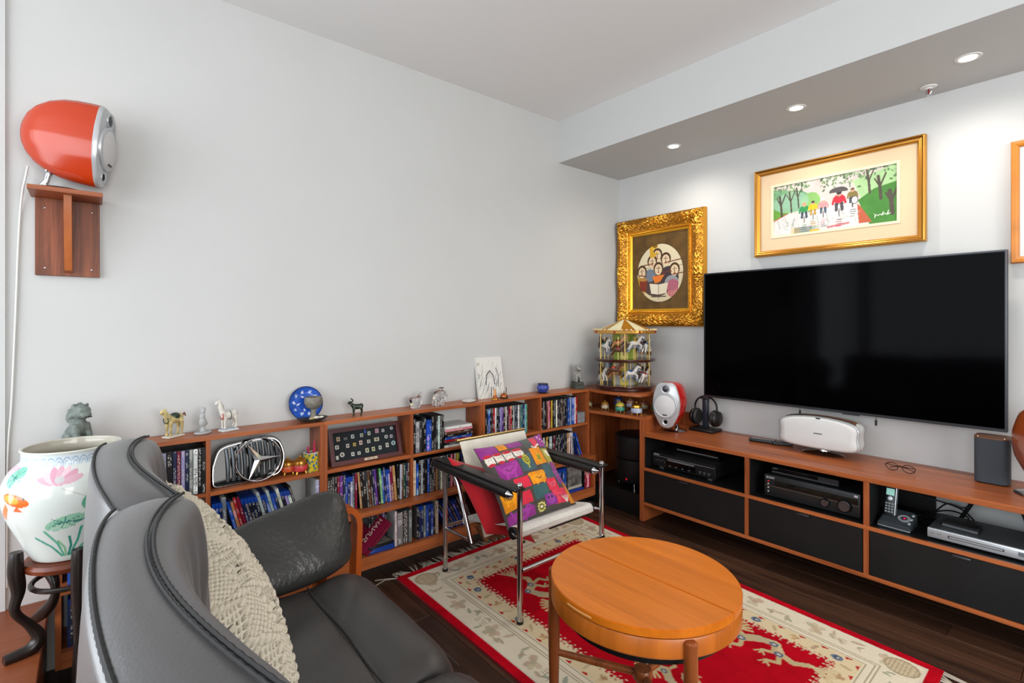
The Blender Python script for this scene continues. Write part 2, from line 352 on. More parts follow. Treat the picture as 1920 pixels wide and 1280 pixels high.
# ---------------------------------------------------------------- television
TX0, TX1, TZ0, TZ1, TY = .7915, 2.2456, .8107, 1.630, -.11
t = thing('television', 'large black flat television on the wall above the console', 'television', ((TX0+TX1)/2, -.09, TZ0))
obj('housing', MB().box(TX0, TX1, TY+.004, TY+.03, TZ0, TZ1, b=.002).box(TX0+.2, TX1-.2, TY+.03, TY+.055, TZ0+.1, TZ1-.15, b=.006), BLACK, t)
scr = mat('tv_screen', '020203', .09, spec=.10, ior=1.2)
obj('screen', MB().box(TX0+.009, TX1-.009, TY+.0025, TY+.005, TZ0+.014, TZ1-.009), scr, t)
bz = MB(); B = .006
bz.box(TX0, TX0+B, TY, TY+.02, TZ0, TZ1).box(TX1-B, TX1, TY, TY+.02, TZ0, TZ1).box(TX0+B, TX1-B, TY, TY+.02, TZ1-B, TZ1).box(TX0+B, TX1-B, TY, TY+.02, TZ0, TZ0+.010)
obj('bezel', bz, mat('bezel_metal', '3c3d40', .3, .8), t)
obj('logo_strip', MB().box(1.60, 1.68, TY-.001, TY+.01, TZ0-.006, TZ0+.001), mat('bezel_metal', '3c3d40'), t)
obj('wall_mount', MB().box(1.2, 1.8, TY+.05, -.001, 1.05, 1.4), MATTEB, t)
# ---------------------------------------------------------------- rug
A, B_, C_, D_ = (np.array(q) for q in ((.225, -2.064, .012), (.192, -.722, .012), (2.15, -.822, .012), (2.17, -2.07, .012)))
SX, SY = 1.94, 1.30
rc = Cv(470, 316, SX, SY, 'e2d7c0')
RED, CRM = 'b80a1d', 'e2d7c0'
ex = np.minimum(rc.x, SX-rc.x); ey = np.minimum(rc.y, SY-rc.y); e = np.minimum(ex, ey); mt = rc.mottle(1, 14, 3)
rc.put(e < .040, RED); k = e < .040; rc.a[k] *= (1+.45*mt[k])[:, None]
rc.put((e >= .040) & (e < .046), 'd9cfbd', dz=.6)
rr = random.Random(3)
def motif(x, y, s, cols, dz=.5):
    for i in range(5):
        a = 2*PI*i/5+rr.random(); rc.ell(x+s*.55*math.cos(a), y+s*.55*math.sin(a), s*.5, s*.33, rr.choice(cols), a, .85, dz)
    rc.ell(x, y, s*.28, s*.28, rr.choice(cols), 0, 1, dz)
def leafy(x, y, s, a, c): rc.ell(x, y, s, s*.38, c, a, .8, .4); rc.line([(x-s*math.cos(a), y-s*math.sin(a)), (x+s*math.cos(a), y+s*math.sin(a))], .003, 'a39a80', .8, 0)
pale = ['bda68c', 'b99f88', 'b7ad92', 'cdb49a', 'c4a98f', 'c9bc9c']; grn = ['8f9a86', '9aa08d', '87968c', 'a3a288']
def border(n, f):
    for i in range(n): f(i, (i+.5)/n)
def ring_pt(t, d):                       # point at distance d inside the edge, t round the perimeter
    w, h = SX-2*d, SY-2*d; p = t*2*(w+h)
    if p < w: return d+p, d, 0
    if p < w+h: return SX-d, d+p-w, 1
    if p < 2*w+h: return SX-d-(p-w-h), SY-d, 2
    return d, SY-d-(p-2*w-h), 3
def f1(i, t):
    x, y, s = ring_pt(t, .105)
    if i % 3 == 0: motif(x, y, .042, pale)
    else:
        for q in range(3): leafy(x+rr.uniform(-.03, .03), y+rr.uniform(-.035, .035), rr.uniform(.014, .026), rr.random()*PI, rr.choice(grn+pale))
    if i % 5 == 0:
        for q in range(3): rc.line([(x-.03, y+.012*q-.01), (x+.03, y+.012*q-.014)], .003, '9a8a6c', .8, -.2)
        rc.line([(x-.01, y-.03), (x-.01, y+.03)], .003, '9a8a6c', .8, -.2); rc.line([(x+.015, y-.03), (x+.015, y+.03)], .003, '9a8a6c', .8, -.2)
border(66, f1)
for cx_, cy_ in ((.107, .107), (SX-.107, .107), (.107, SY-.107), (SX-.107, SY-.107)):     # round fret medallions in the corners
    rc.ell(cx_, cy_, .056, .056, 'c9b899'); 
    k = rc.mell(cx_, cy_, .056) & ~rc.mell(cx_, cy_, .049); rc.put(k, 'a8977a', dz=-.4)
    for q in range(-3, 4):
        h = math.sqrt(max(0, .046**2-(q*.013)**2)); rc.line([(cx_+q*.013, cy_-h), (cx_+q*.013, cy_+h)], .0042, 'a8977a', 1, -.4)
    rc.line([(cx_-.04, cy_), (cx_+.04, cy_)], .006, 'cbbb9c', 1, .4); rc.line([(cx_-.02, cy_-.03), (cx_+.02, cy_-.03)], .006, 'cbbb9c', 1, .4); rc.line([(cx_-.02, cy_+.03), (cx_+.02, cy_+.03)], .006, 'cbbb9c', 1, .4)
for d in (.158, .170, .196): rc.put((e >= d) & (e < d+.004), '9f9176', dz=-.5)
inn = e > .205; rc.put(inn, 'dcc9a4')
def f2(i, t):                            # red triangles along the outer side, flowers between
    x, y, s = ring_pt(t, .207); dx, dy = [(1, 0), (0, 1), (-1, 0), (0, -1)][s]; nx, ny = [(0, 1), (-1, 0), (0, -1), (1, 0)][s]
    rc.poly([(x-.018*dx, y-.018*dy), (x+.018*dx, y+.018*dy), (x+.016*nx+.008*dx, y+.016*ny+.008*dy)], RED, 1, -.3)
    x, y, s = ring_pt(t, .243)
    if i % 4 == 1: rc.ell(x, y, .021, .019, '6f7d92', 0, 1, .6); rc.ell(x, y, .012, .011, '3f4d66', 0, 1, .6); rc.ell(x+.003, y, .006, .006, 'c9c2ae', 0, 1, .7)
    elif i % 4 == 3: motif(x, y, .02, ['b5936a', 'c7a26f', 'b07c5e', 'd0b487'])
    else: leafy(x, y, .022, rr.random()*PI, rr.choice(['c0a47c', 'b3a284', 'd2bd98', 'b28e74']))
border(58, f2)
fld = e > .282+.010*np.sin((rc.x+rc.y)*170)*np.sign(np.sin((rc.x-rc.y)*95)); rc.put(fld, 'b00a1c', dz=-.3); rc.a[fld] *= (1+.22*mt[fld])[:, None]
def f3(i, t):                            # curls of the scalloped edge
    x, y, s = ring_pt(t, .281); nx, ny = [(0, 1), (-1, 0), (0, -1), (1, 0)][s]
    rc.ell(x+nx*.006, y+ny*.006, .0095, .0095, 'd3c3a4', 0, 1, .5); rc.ell(x+nx*.010+.003, y+ny*.010, .0036, .0036, RED, 0, 1, -.3); rc.ell(x+nx*.024+.006*ny, y+ny*.024, .0045, .0045, 'd3c3a4', 0, 1, .5)
border(150, f3)
def dragon(x, y, s, fl, up):             # pale writhing dragons on the red field
    P = [(0, 0), (.10, .05), (.18, -.02), (.27, -.05), (.33, .03), (.42, .06), (.5, 0)]
    P = [(x+fl*s*a, y+up*s*b) for a, b in P]
    for i, (a, b) in enumerate(P[:-1]):
        q = P[i+1]
        for t in np.linspace(0, 1, 7): w = s*(.062-.006*i); rc.ell(a+(q[0]-a)*t, b+(q[1]-b)*t, w*.75, w*.62, ['c6ae86', 'bda983', 'b8a98a', 'cdb892'][i % 4], 0, 1, .7)
    hx, hy = P[0]; rc.ell(hx-fl*s*.05, hy, s*.085, s*.06, 'd0b98f', 0, 1, .8)
    for a in range(9): t = PI*(.15+a*.09); rc.line([(hx, hy), (hx+fl*s*.13*math.cos(t), hy-up*s*.13*math.sin(t))], s*.022, 'c8b184', 1, .6)
    rc.ell(hx-fl*s*.06, hy-up*s*.015, s*.011, s*.011, '241a16'); rc.line([(hx-fl*s*.13, hy+.01), (hx-fl*s*.22, hy+up*s*.06), (hx-fl*s*.16, hy+up*s*.12)], s*.012, 'cbb68f', 1, .4)
    for i in (1, 3, 4):
        a, b = P[i]; rc.line([(a, b), (a+fl*s*.03, b+up*s*.10), (a-fl*s*.03, b+up*s*.13)], s*.03, 'bfa981', 1, .5)
        for g in range(3): rc.line([(a-fl*s*.03, b+up*s*.13), (a-fl*s*(.06-.03*g), b+up*s*.17)], s*.014, 'bfa981', 1, .5)
        rc.ell(a, b-.01, s*.028, s*.024, '5b6a80', 0, 1, .8); rc.ell(a, b-.01, s*.012, s*.011, 'c7c1b0', 0, 1, .8)
    a, b = P[-1]
    for g in range(6): rc.line([(a, b), (a+fl*s*.13, b+s*(.03*g-.08))], s*.012, 'cbb790', 1, .4)
dragon(.70, .46, .62, -1, 1); dragon(1.30, .92, .62, 1, -1); dragon(1.22, .44, .46, 1, 1); dragon(.72, .90, .5, -1, -1)
rc.ell(.97, .66, .12, .12, 'c2a97f', 0, 1, .5); rc.ell(.97, .66, .09, .09, 'a51523', 0, 1, 0); motif(.97, .66, .06, ['c9b48c', '8f9a86', 'b98d6e'])
u = (rc.x/SX)[..., None]; v = (rc.y/SY)[..., None]
P = (A*(1-u)+D_*u)*(1-v)+(B_*(1-u)+C_*u)*v
P[..., 2] += .0012*rc.z+NR.normal(0, .0004, rc.z.shape)
RUGM = vmat('rug_pile', .95, bump=.35, bscale=500, spec=.05)
t = thing('rug', 'red and cream carved oriental rug with dragons under the table', 'rug', (1.2, -1.4, 0))
nmesh('pile', P.reshape(-1, 3), gridF(rc.h, rc.w), rc.a.reshape(-1, 3), RUGM, t, ang=180)
sk = MB(); cs = [A, D_, C_, B_]
for i in range(4):
    p, q = cs[i], cs[(i+1) % 4]; sk.add([(p[0], p[1], .001), (q[0], q[1], .001), tuple(q), tuple(p)], [(0, 1, 2, 3)])
obj('edge', sk, mat('rug_edge', '8f1220', .95), t)
fr = MB(); rr = random.Random(8)
for p, q, sg in ((A, B_, -1), (D_, C_, 1)):
    n = 74
    for i in range(n):
        o = p+(q-p)*((i+.5+rr.uniform(-.3, .3))/n); g = rr.uniform(-.03, .03)+(.02 if (i//5) % 2 else -.02); L = rr.uniform(.055, .085)
        if sg < 0 and i % 11 == 7: continue
        for s_ in range(2):
            g2 = g+rr.uniform(-.012, .012); fr.tube([(o[0], o[1], .010), (o[0]+sg*L*.5, o[1]+g2*.6, .006), (o[0]+sg*L, o[1]+g2, .003)], [.0032, .0026, .0016], 4)
obj('fringe', fr, mat('fringe_cotton', 'b9b0a0', .9), t, kind='stuff')
fr = MB()
for a in (0, 1): fr.tube([(A[0], A[1], .008), (A[0]-.03, A[1]-.03-.02*a, .004), (A[0]-.06+.05*a, A[1]-.09-.02*a, .003)], .002, 4)
obj('loose_thread', fr, mat('fringe_cotton'), t)
# ---------------------------------------------------------------- round table
TC = (1.598, -1.909); TZ = .503; TR = .289
t = thing('round_table', 'round teak coffee table with split top standing on rug', 'table', (*TC, .013))
TTOP = wood('table_teak', 'd8771a', 'b8600c', 'x', .34, 6, .5, rnd=.02); TLEG = wood('table_leg_teak', '9a5226', '6b3416', 'z', .35, rnd=.05)
sa = .0265          # direction of the joint
def half(s, off=.008):
    pts = []; n = 40; d0 = math.asin(off/TR)
    a0, a1 = (sa+d0+.003, sa+PI-d0-.003) if s > 0 else (sa+PI-d0+.003, sa+2*PI+d0-.003)
    for i in range(n+1): a = a0+(a1-a0)*i/n; pts.append((TC[0]+TR*math.cos(a), TC[1]+TR*math.sin(a)))
    return pts
for s in (1, -1): 
    bm = bmesh.new(); pp = half(s); vs = [bm.verts.new((x, y, TZ-.022)) for x, y in pp]; fc = bm.faces.new(vs); rg = bmesh.ops.extrude_face_region(bm, geom=[fc])
    for v_ in rg['geom']:
        if isinstance(v_, bmesh.types.BMVert): v_.co.z = TZ
    bmesh.ops.bevel(bm, geom=[e_ for e_ in bm.edges if abs(e_.verts[0].co.z-TZ) < 1e-5 and abs(e_.verts[1].co.z-TZ) < 1e-5], offset=.0025, segments=2, affect='EDGES')
    obj('tabletop_leaf', MB().bm(bm), TTOP, t)
ap = MB().lathe([(TR-.02, TZ-.027), (TR-.004, TZ-.027), (TR-.001, TZ-.032), (TR, TZ-.075), (TR-.004, TZ-.080), (TR-.02, TZ-.080)], (*TC, 0), 64)
obj('apron', ap, wood('table_apron', 'c46c22', '9c5114', 'z', .33, 4, rnd=.02), t)
obj('groove', MB().lathe([(TR-.012, TZ-.028), (TR-.008, TZ-.0215), (.01, TZ-.0215)], (*TC, 0), 48), mat('dark_groove', '2a150a', .7), t)
obj('drum', MB().lathe([(.0, TZ-.125), (.20, TZ-.125), (.252, TZ-.115), (.258, TZ-.08), (.258, TZ-.03)], (*TC, 0), 48), mat('black_drum', '0d0d0e', .5), t)
g_ = math.radians(39.757); dirv = lambda ph: (math.cos(ph)*math.sin(g_)-math.sin(ph)*math.cos(g_), math.cos(ph)*math.cos(g_)+math.sin(ph)*math.sin(g_))
for ph in (280, 158, 40):
    d = dirv(math.radians(ph)); r0 = TR+.004; lx, ly = TC[0]+d[0]*r0, TC[1]+d[1]*r0
    lg = MB().tube([(lx, ly, TZ-.029), (lx, ly, TZ-.033), (lx, ly, .25), (lx, ly, .016), (lx, ly, .0135)], [.012, .0175, .0195, .015, .013], 18)
    obj('leg', lg, TLEG, t)
    obj('stretcher', MB().tube([(TC[0]+d[0]*.02, TC[1]+d[1]*.02, .19), (TC[0]+d[0]*.15, TC[1]+d[1]*.15, .19), (lx-d[0]*.012, ly-d[1]*.012, .19)], [.011, .0125, .010], 12), TLEG, t)
obj('hub', MB().lathe([(.026, .172), (.03, .178), (.03, .202), (.026, .208)], (*TC, 0), 20), TLEG, t)
ha = -1.60; hm = MB()
hm.tube([(TC[0]+(TR-.0005)*math.cos(ha+q), TC[1]+(TR-.0005)*math.sin(ha+q), TZ-.013) for q in np.linspace(-.16, .16, 9)], .0032, 6)
obj('finger_slot', hm, mat('slot_highlight', 'd79a5c', .4), t)  # pale strip stands in for the highlight along the slot
# ---------------------------------------------------------------- sling chair
t = thing('sling_chair', 'chrome tube sling chair with hide seat and black leather arm straps', 'chair', (.62, -1.58, .013))
ctr = .0125
def bend(P, r=.03, n=6):                 # round the corners of a polyline
    P = [Vector(p) for p in P]; out = [P[0]]
    for a, b, c in zip(P[:-2], P[1:-1], P[2:]):
        d1 = (a-b).normalized(); d2 = (c-b).normalized(); q = min(r, (a-b).length*.45, (c-b).length*.45); s_, e_ = b+d1*q, b+d2*q
        for i in range(n+1): w = i/n; out.append(s_*(1-w)**2+b*2*w*(1-w)+e_*w*w)
    return out+[P[-1]]
for nm, y in (('frame', -1.84), ('frame', -1.305)):
    f_ = obj('front_leg', MB().tube([(.921, y, .02), (.921, y, .606)], ctr, 16), CHROME, t)
    obj('foot', MB().cyl((.921, y, .0135), .0145, .010, 16), RUBBER, f_); obj('cap', MB().ell((.921, y, .606), (.014, .014, .010), 12, 6), CHROME, f_)
    f_ = obj('rear_leg', MB().tube(bend([(.325, y, .022), (.325, y, .555), (.43, y, .535), (.53, y, .30), (.56, y, .235)], .06), ctr, 16), CHROME, t)
    obj('foot', MB().cyl((.325, y, .0135), .0145, .012, 16), RUBBER, f_)
    obj('side_brace', MB().tube([(.325, y, .235), (.55, y, .245)], .008, 12), CHROME, t)
    s_ = -1 if y < -1.5 else 1
    st = MB(); yo = y-.012 if s_ < 0 else y+.006
    st.box(.285, .935, yo-.030, yo+.030, .585, .597, b=.004, seg=2)
    obj('arm_strap', st, mat('black_leather', '131313', .35, bump=.15, bscale=150), t)
    st = MB().tube([(.29, yo-.026, .567), (.885, yo-.026, .567)], .020, 14).tube([(.29, yo+.02, .575), (.90, yo+.02, .575)], .012, 10)
    obj('arm_roll', st, mat('black_leather'), t)
    for x in (.283, .890): obj('arm_cap', MB().tube([(x, yo-.026, .567), (x+(.012 if x > .5 else -.012), yo-.026, .567), (x+(.03 if x > .5 else -.03), yo-.026, .570)], [.019, .016, .003], 14), CHROME, t)
obj('front_crossbar', MB().tube([(.935, -1.84, .245), (.935, -1.305, .245)], .0095, 12), CHROME, t)
obj('rear_crossbar', MB().tube([(.325, -1.84, .245), (.325, -1.305, .245)], .0085, 12), CHROME, t)
BP = (.372, .690); BQ = (.585, .265)
obj('back_bar', MB().tube([(BP[0], -1.80, BP[1]), (BP[0], -1.335, BP[1])], .008, 10), mat('brass_bar', 'b59a66', .3, .9), t)
for y in (-1.765, -1.37): obj('back_tube', MB().tube([(BP[0]-.006, y, BP[1]), (BQ[0]-.012, y, BQ[1])], .0085, 12), CHROME, t)
def bsl(u_, v_): return (BP[0]+(BQ[0]-BP[0])*v_+.012-.02*math.sin(PI*u_)*math.sin(PI*v_), -1.79+.445*u_, BP[1]-.004+(BQ[1]-BP[1])*v_)
CANV = mat('cream_canvas', 'd9d3c6', .8, noise=.06, nscale=18, bump=.2, bscale=300)
obj('back_sling', MB().grid(bsl, 14, 16), CANV, t)
def ssl(u_, v_):                          # seat hide: dips between rollers, wraps at the front
    if v_ > .88: w = (v_-.88)/.12*PI*.9; return (.853+.026*math.sin(w), -1.80+.485*u_, .372+.026*math.cos(w)-.004)
    q = v_/.88; return (.44+(.853-.44)*q, -1.80+.485*u_, .305+(.394-.305)*q**1.1-.012*math.sin(PI*q)*math.sin(PI*u_)**.6)
obj('seat_hide', MB().grid(ssl, 16, 30), mat('white_hide', 'dcd8d0', .85, noise=.05, nscale=40, bump=.4, bscale=260, sheen=.3), t)
obj('seat_roller', MB().tube([(.853, -1.815, .372), (.853, -1.318, .372)], .017, 16), MATTEB, t)
for y in (-1.822, -1.312): obj('roller_end', MB().cyl((.853, y-.006, .372), .026, .012, 16, axis='y'), MATTEB, t); obj('pivot_bolt', MB().tube([(.853, y, .372), (.915, -1.84 if y < -1.5 else -1.305, .372)], .007, 10), CHROME, t)
obj('seat_strap', MB().tube([(.853, -1.60, .345), (.853, -1.32, .345)], .012, 8), MATTEB, t)
obj('rear_roller', MB().tube([(.445, -1.80, .298), (.445, -1.318, .298)], .02, 14), mat('white_hide'), t)
obj('hide_fringe', MB().grid(lambda a, b: (.50+.09*b+.008*math.sin(a*40), -1.79+.30*a, .300-.055*b-.02*abs(math.sin(a*23))), 40, 4), mat('brown_hide', '8a5a3a', .9, bump=.5, bscale=200), t)
# ---------------------------------------------------------------- cushions
def pillow(name, C, U, V, N, T, n, m, cols=None, pinch=.07, p=2.4, parent=None, relief=None, backcol=None, sag=0.):
    C, U, V, N = (np.array(q, float) for q in (C, U, V, N)); N = N/np.linalg.norm(N); a = np.linspace(-1, 1, n)
    a = np.sign(a)*np.abs(a)**.9; X, Y = np.meshgrid(a, a)
    th = T*(np.clip((1-np.abs(X)**p)*(1-np.abs(Y)**p), 0, 1))**.62
    gx = X*(1-pinch*(1-Y**2)); gy = Y*(1-pinch*(1-X**2))
    base = C+gx[..., None]*U-gy[..., None]*V
    wr = .004*np.sin(7*X+3*Y)*np.sin(5*Y-2*X)*np.clip(th/T, 0, 1)
    F_ = base+(th+wr+(relief if relief is not None else 0))[..., None]*N; K = base-(th*.8)[..., None]*N
    Vv = np.concatenate([F_.reshape(-1, 3), K.reshape(-1, 3)]); G = gridF(n, n); G2 = G[:, ::-1]+n*n
    if cols is None: cc = None
    else:
        bc = np.array(lin(backcol or '808080'))*np.ones((n*n, 3)); cc = np.concatenate([cols.reshape(-1, 3), bc])
    return nmesh(name, Vv, np.concatenate([G[:, ::-1], G2[:, ::-1]]), cc, m, parent, ang=180)
# patchwork cushion: a plain generic patchwork of bright animal-like and leaf shapes
pc = Cv(190, 190, 1, 1, '4a4440')
bg = [('8c2f83', 0, 0, .27, .2), ('e08a12', .27, 0, .4, .14), ('8c2f83', .4, 0, .6, .13), ('4f5450', .6, 0, .72, .2), ('d5334e', .72, .02, .84, .2), ('9c3590', .84, 0, 1, .22),
      ('d8c9bb', .03, .16, .52, .30), ('8c2f83', .1, .31, .42, .52), ('3e5a62', .42, .26, .62, .5), ('e08a12', .62, .2, .82, .46), ('a9a02c', .82, .24, 1, .48),
      ('d22d45', .24, .52, .46, .66), ('e08a12', .46, .5, .68, .66), ('3e5a62', .68, .46, .84, .64), ('8c2f83', .84, .44, .98, .72), ('e08a12', .02, .58, .24, .84), ('d22d45', .24, .68, .42, .84), ('3a5f60', .44, .66, .64, .84),
      ('d22d45', .64, .62, .82, .78), ('d5334e', .66, .76, .97, .96), ('8c2f83', .02, .86, .42, .99), ('7d2e86', .54, .8, .72, .95), ('6c6a24', .44, .86, .54, .99), ('e08a12', .9, .7, .99, .99)]
for c, x0, y0, x1, y1 in bg: pc.rect(x0+.008, y0+.008, x1-.008, y1-.008, c)
def tree(x, y, s, c, l): pc.ell(x, y, s*.55, s, c); pc.rect(x-s*.12, y+s*.7, x+s*.12, y+s*1.5, c); [pc.line([(x, y+s*.5-i*s*.4), (x+q*s*.35, y+s*.25-i*s*.4)], .009, l) for i in range(3) for q in (-1, 1)]
def beast(x, y, s, c, f=1):               # a simple rounded animal
    pc.ell(x, y, s, s*.55, c); pc.ell(x+f*s*.95, y-s*.45, s*.42, s*.36, c); pc.line([(x-f*s*.9, y), (x-f*s*1.2, y-s*.7)], s*.22, c)
    for q in (-.6, .55): pc.line([(x+q*s, y+s*.3), (x+q*s, y+s*.85)], s*.25, c)
    pc.ell(x+f*s*1.0, y-s*.5, s*.07, s*.07, '1c1a1a'); pc.line([(x-s*.5, y-s*.1), (x, y+s*.2), (x+s*.5, y-s*.1)], .008, '3a2f33')
for i in range(4): x = .09+i*.13; pc.ell(x, .235, .055, .062, 'dcd3c8'); pc.ell(x, .175, .06, .025, 'b92a3c'); pc.ell(x-.015, .23, .006, .006, '2a2626'); pc.ell(x+.02, .23, .006, .006, '2a2626'); pc.ell(x, .30, .045, .02, 'b92a3c'); pc.line([(x+.06, .17), (x+.065, .30)], .014, '4a4440')
tree(.52, .35, .075, 'b3ac35', '4a4a20'); tree(.72, .36, .055, 'b0a62e', '5a5520'); beast(.26, .42, .10, 'a33c98', 1); beast(.57, .585, .085, 'ea9a1c', 1); beast(.13, .70, .08, 'f0a01e', 1); beast(.22, .925, .11, '9d3a97', 1); beast(.90, .58, .05, 'a3489a', -1); beast(.80, .86, .09, 'e0405a', -1); beast(.73, .70, .05, 'e2556a', 1)
for i in range(6): pc.line([(.06+i*.022, .64), (.07+i*.02, .70)], .008, '4a3420')
pc.ell(.62, .87, .06, .065, '93429a'); pc.ell(.595, .85, .014, .018, '3b2140'); pc.ell(.645, .85, .014, .018, '3b2140')
for i in range(9): pc.ell(.49+.035*math.cos(i*.7), .925+.045*math.sin(i*.7), .011, .011, 'd9cf8a')
pc.ell(.49, .925, .014, .014, 'e9e2cf')
for i in range(5): pc.line([(.86, .95), (.80+i*.03, .87)], .01, 'ded6cc')
for i in range(6): pc.ell(.70+i*.026, .19+.02*math.sin(i), .012, .016, 'e6ded4')
for i in range(3): pc.ell(.90+i*.03, .05+i*.04, .013, .013, 'e6ded4'); pc.poly([(.86+.03*i, .27), (.885+.03*i, .27), (.94+.02*i, .36), (.91+.02*i, .37)], 'e2dbd0')
pc.a *= (1+.25*pc.mottle(1, 9, 4))[..., None]; pc.a = np.clip(pc.a, 0, 1)
CUSH = vmat('cushion_cloth', .9, bump=.3, bscale=350, spec=.15, sheen=.2)
TL, TRr, BL_, BR_ = (np.array(q) for q in ((.52, -1.785, .675), (.50, -1.335, .665), (.805, -1.81, .372), (.785, -1.36, .392)))
cC = (TL+TRr+BL_+BR_)/4; cU = (TRr-TL+BR_-BL_)/4; cV = (TL-BL_+TRr-BR_)/4
o = pillow('patchwork_cushion', cC, cU*1.05, cV*1.06, (.68, -.05, .66), .055, 190, CUSH, pc.a[:, :, :], parent=None, backcol='4a4440')
props(o, 'colourful patchwork cushion with bright shapes leaning in the sling chair', 'cushion')
rdc = mat('red_cushion_cloth', 'b00518', .85, bump=.25, bscale=300, sheen=.2)
o = pillow('red_cushion', (.575, -1.73, .425), np.array((.02, .155, -.06))*.9, np.array((-.135, -.02, .155)), (.7, -.35, .6), .06, 50, rdc)
props(o, 'plain red cushion tucked behind the patchwork cushion', 'cushion')
# ---------------------------------------------------------------- sofa
t = thing('sofa', 'dark grey leather sofa with curved high back and bent wood arm', 'sofa', (1.42, -2.85, 0))
LEA = mat('grey_leather', '4b4a4b', .36, spec=.5, noise=.10, nscale=5, bump=.05, bscale=220, sheen=.1)
LED = mat('dark_leather', '3b3836', .34, spec=.5, noise=.12, nscale=6, bump=.10, bscale=120)
STI = mat('seam_thread', '2a2a2b', .7)
def crs(P, n, closed=True):              # Catmull-Rom through points
    P = np.array(P, float); m = len(P); out = []
    for i in range(n):
        s = i/n*m if closed else i/(n-1)*(m-1); k = int(s) if closed else min(int(s), m-2); f = s-k
        q = [P[(k+d) % m] if closed else P[min(max(k+d, 0), m-1)] for d in (-1, 0, 1, 2)]
        out.append(.5*((2*q[1])+(-q[0]+q[2])*f+(2*q[0]-5*q[1]+4*q[2]-q[3])*f*f+(-q[0]+3*q[1]-3*q[2]+q[3])*f**3))
    return np.array(out)
def backc(xa, xb, yi0, yi1, yo0, yo1, zt, arch, skew=0.):
    def prof(s):
        w = 2*s-1; yi = yi0+(yi1-yi0)*abs(w)**2; yo = yo0+(yo1-yo0)*abs(w)**2.2; z = zt-arch*abs(w)**3
        return yi, yo, z
    def sec(s):
        yi, yo, z = prof(s)
        L = [(yo+.03, .26), (yo-.012, .34), (yo-.016, .6), (yo-.012, .82), (yo-.004, z-.035), (yo+.006, z-.006), ((yo+yi)/2, z+.006), (yi-.008, z-.002), (yi+.022, z-.022),
             (yi+.038, z-.075), (yi+.046, z-.15), (yi+.048, z-.25), (yi+.072, z-.36), (yi+.10, z-.47), (yi+.11, .42), (yi+.05, .36), (yo+.06, .25)]
        return crs(L, 56)
    ns = 54; V = []
    for i in range(ns):
        a = -1+2*i/(ns-1); a = math.sin(a*PI/2); s = (a+1)/2; S = sec(s); c = S.mean(0); e = max(0, 1-abs(a)**9)**.36; e = .25+.75*e if e < 1 else 1
        S = c+(S-c)*[min(1, .30+.70*e), .94+.06*e]
        for q in S: V.append((xa+(xb-xa)*s, q[0], q[1]))
    V = np.array(V).reshape(ns, 56, 3)
    ph = V[..., 0]*60; wr = .004*np.sin(ph+V[..., 2]*25)*np.exp(-((V[..., 2]-.80)/.10)**2)*(V[..., 1] > yi0+.03)
    V[..., 1] += wr
    mb = MB(); mb.v = [tuple(q) for q in V.reshape(-1, 3)]
    for i in range(ns-1):
        for j in range(56): mb.f.append((i*56+j, (i+1)*56+j, (i+1)*56+(j+1) % 56, i*56+(j+1) % 56)); mb.m.append(0)
    mb.f.append(tuple(range(56))); mb.f.append(tuple((ns-1)*56+j for j in range(56))); mb.m += [0, 0]
    return mb, prof
for xa, xb, yi0, yi1, yo0, yo1, zt, ar in ((.69, 1.385, -3.166, -3.108, -3.253, -3.222, .975, .018), (1.385, 2.10, -3.177, -3.100, -3.255, -3.220, .985, .020)):
    mb, prof = backc(xa, xb, yi0, yi1, yo0, yo1, zt, ar)
    o = obj('back_cushion', mb, LEA, t, ang=80)
    sm = MB(); si = MB()
    for wh, off in ((0, .006), (1, .004)):
        pts = []
        for k in range(90):
            s = .02+.96*k/89; yi, yo, z = prof(s); pts.append((xa+(xb-xa)*s, (yi-.008) if wh == 0 else yo+.004, z+(.003 if wh == 0 else -.004)))
        (sm if wh else si).tube(pts, [.0026 if k % 2 else .0034 for k in range(90)], 6)
        if wh == 0: si.tube([(p[0], p[1]-.008, p[2]+.0015) for p in pts], [.0016 if k % 2 else .0024 for k in range(90)], 6)
    obj('inner_seam', si, STI, o); obj('outer_seam', sm, STI, o)
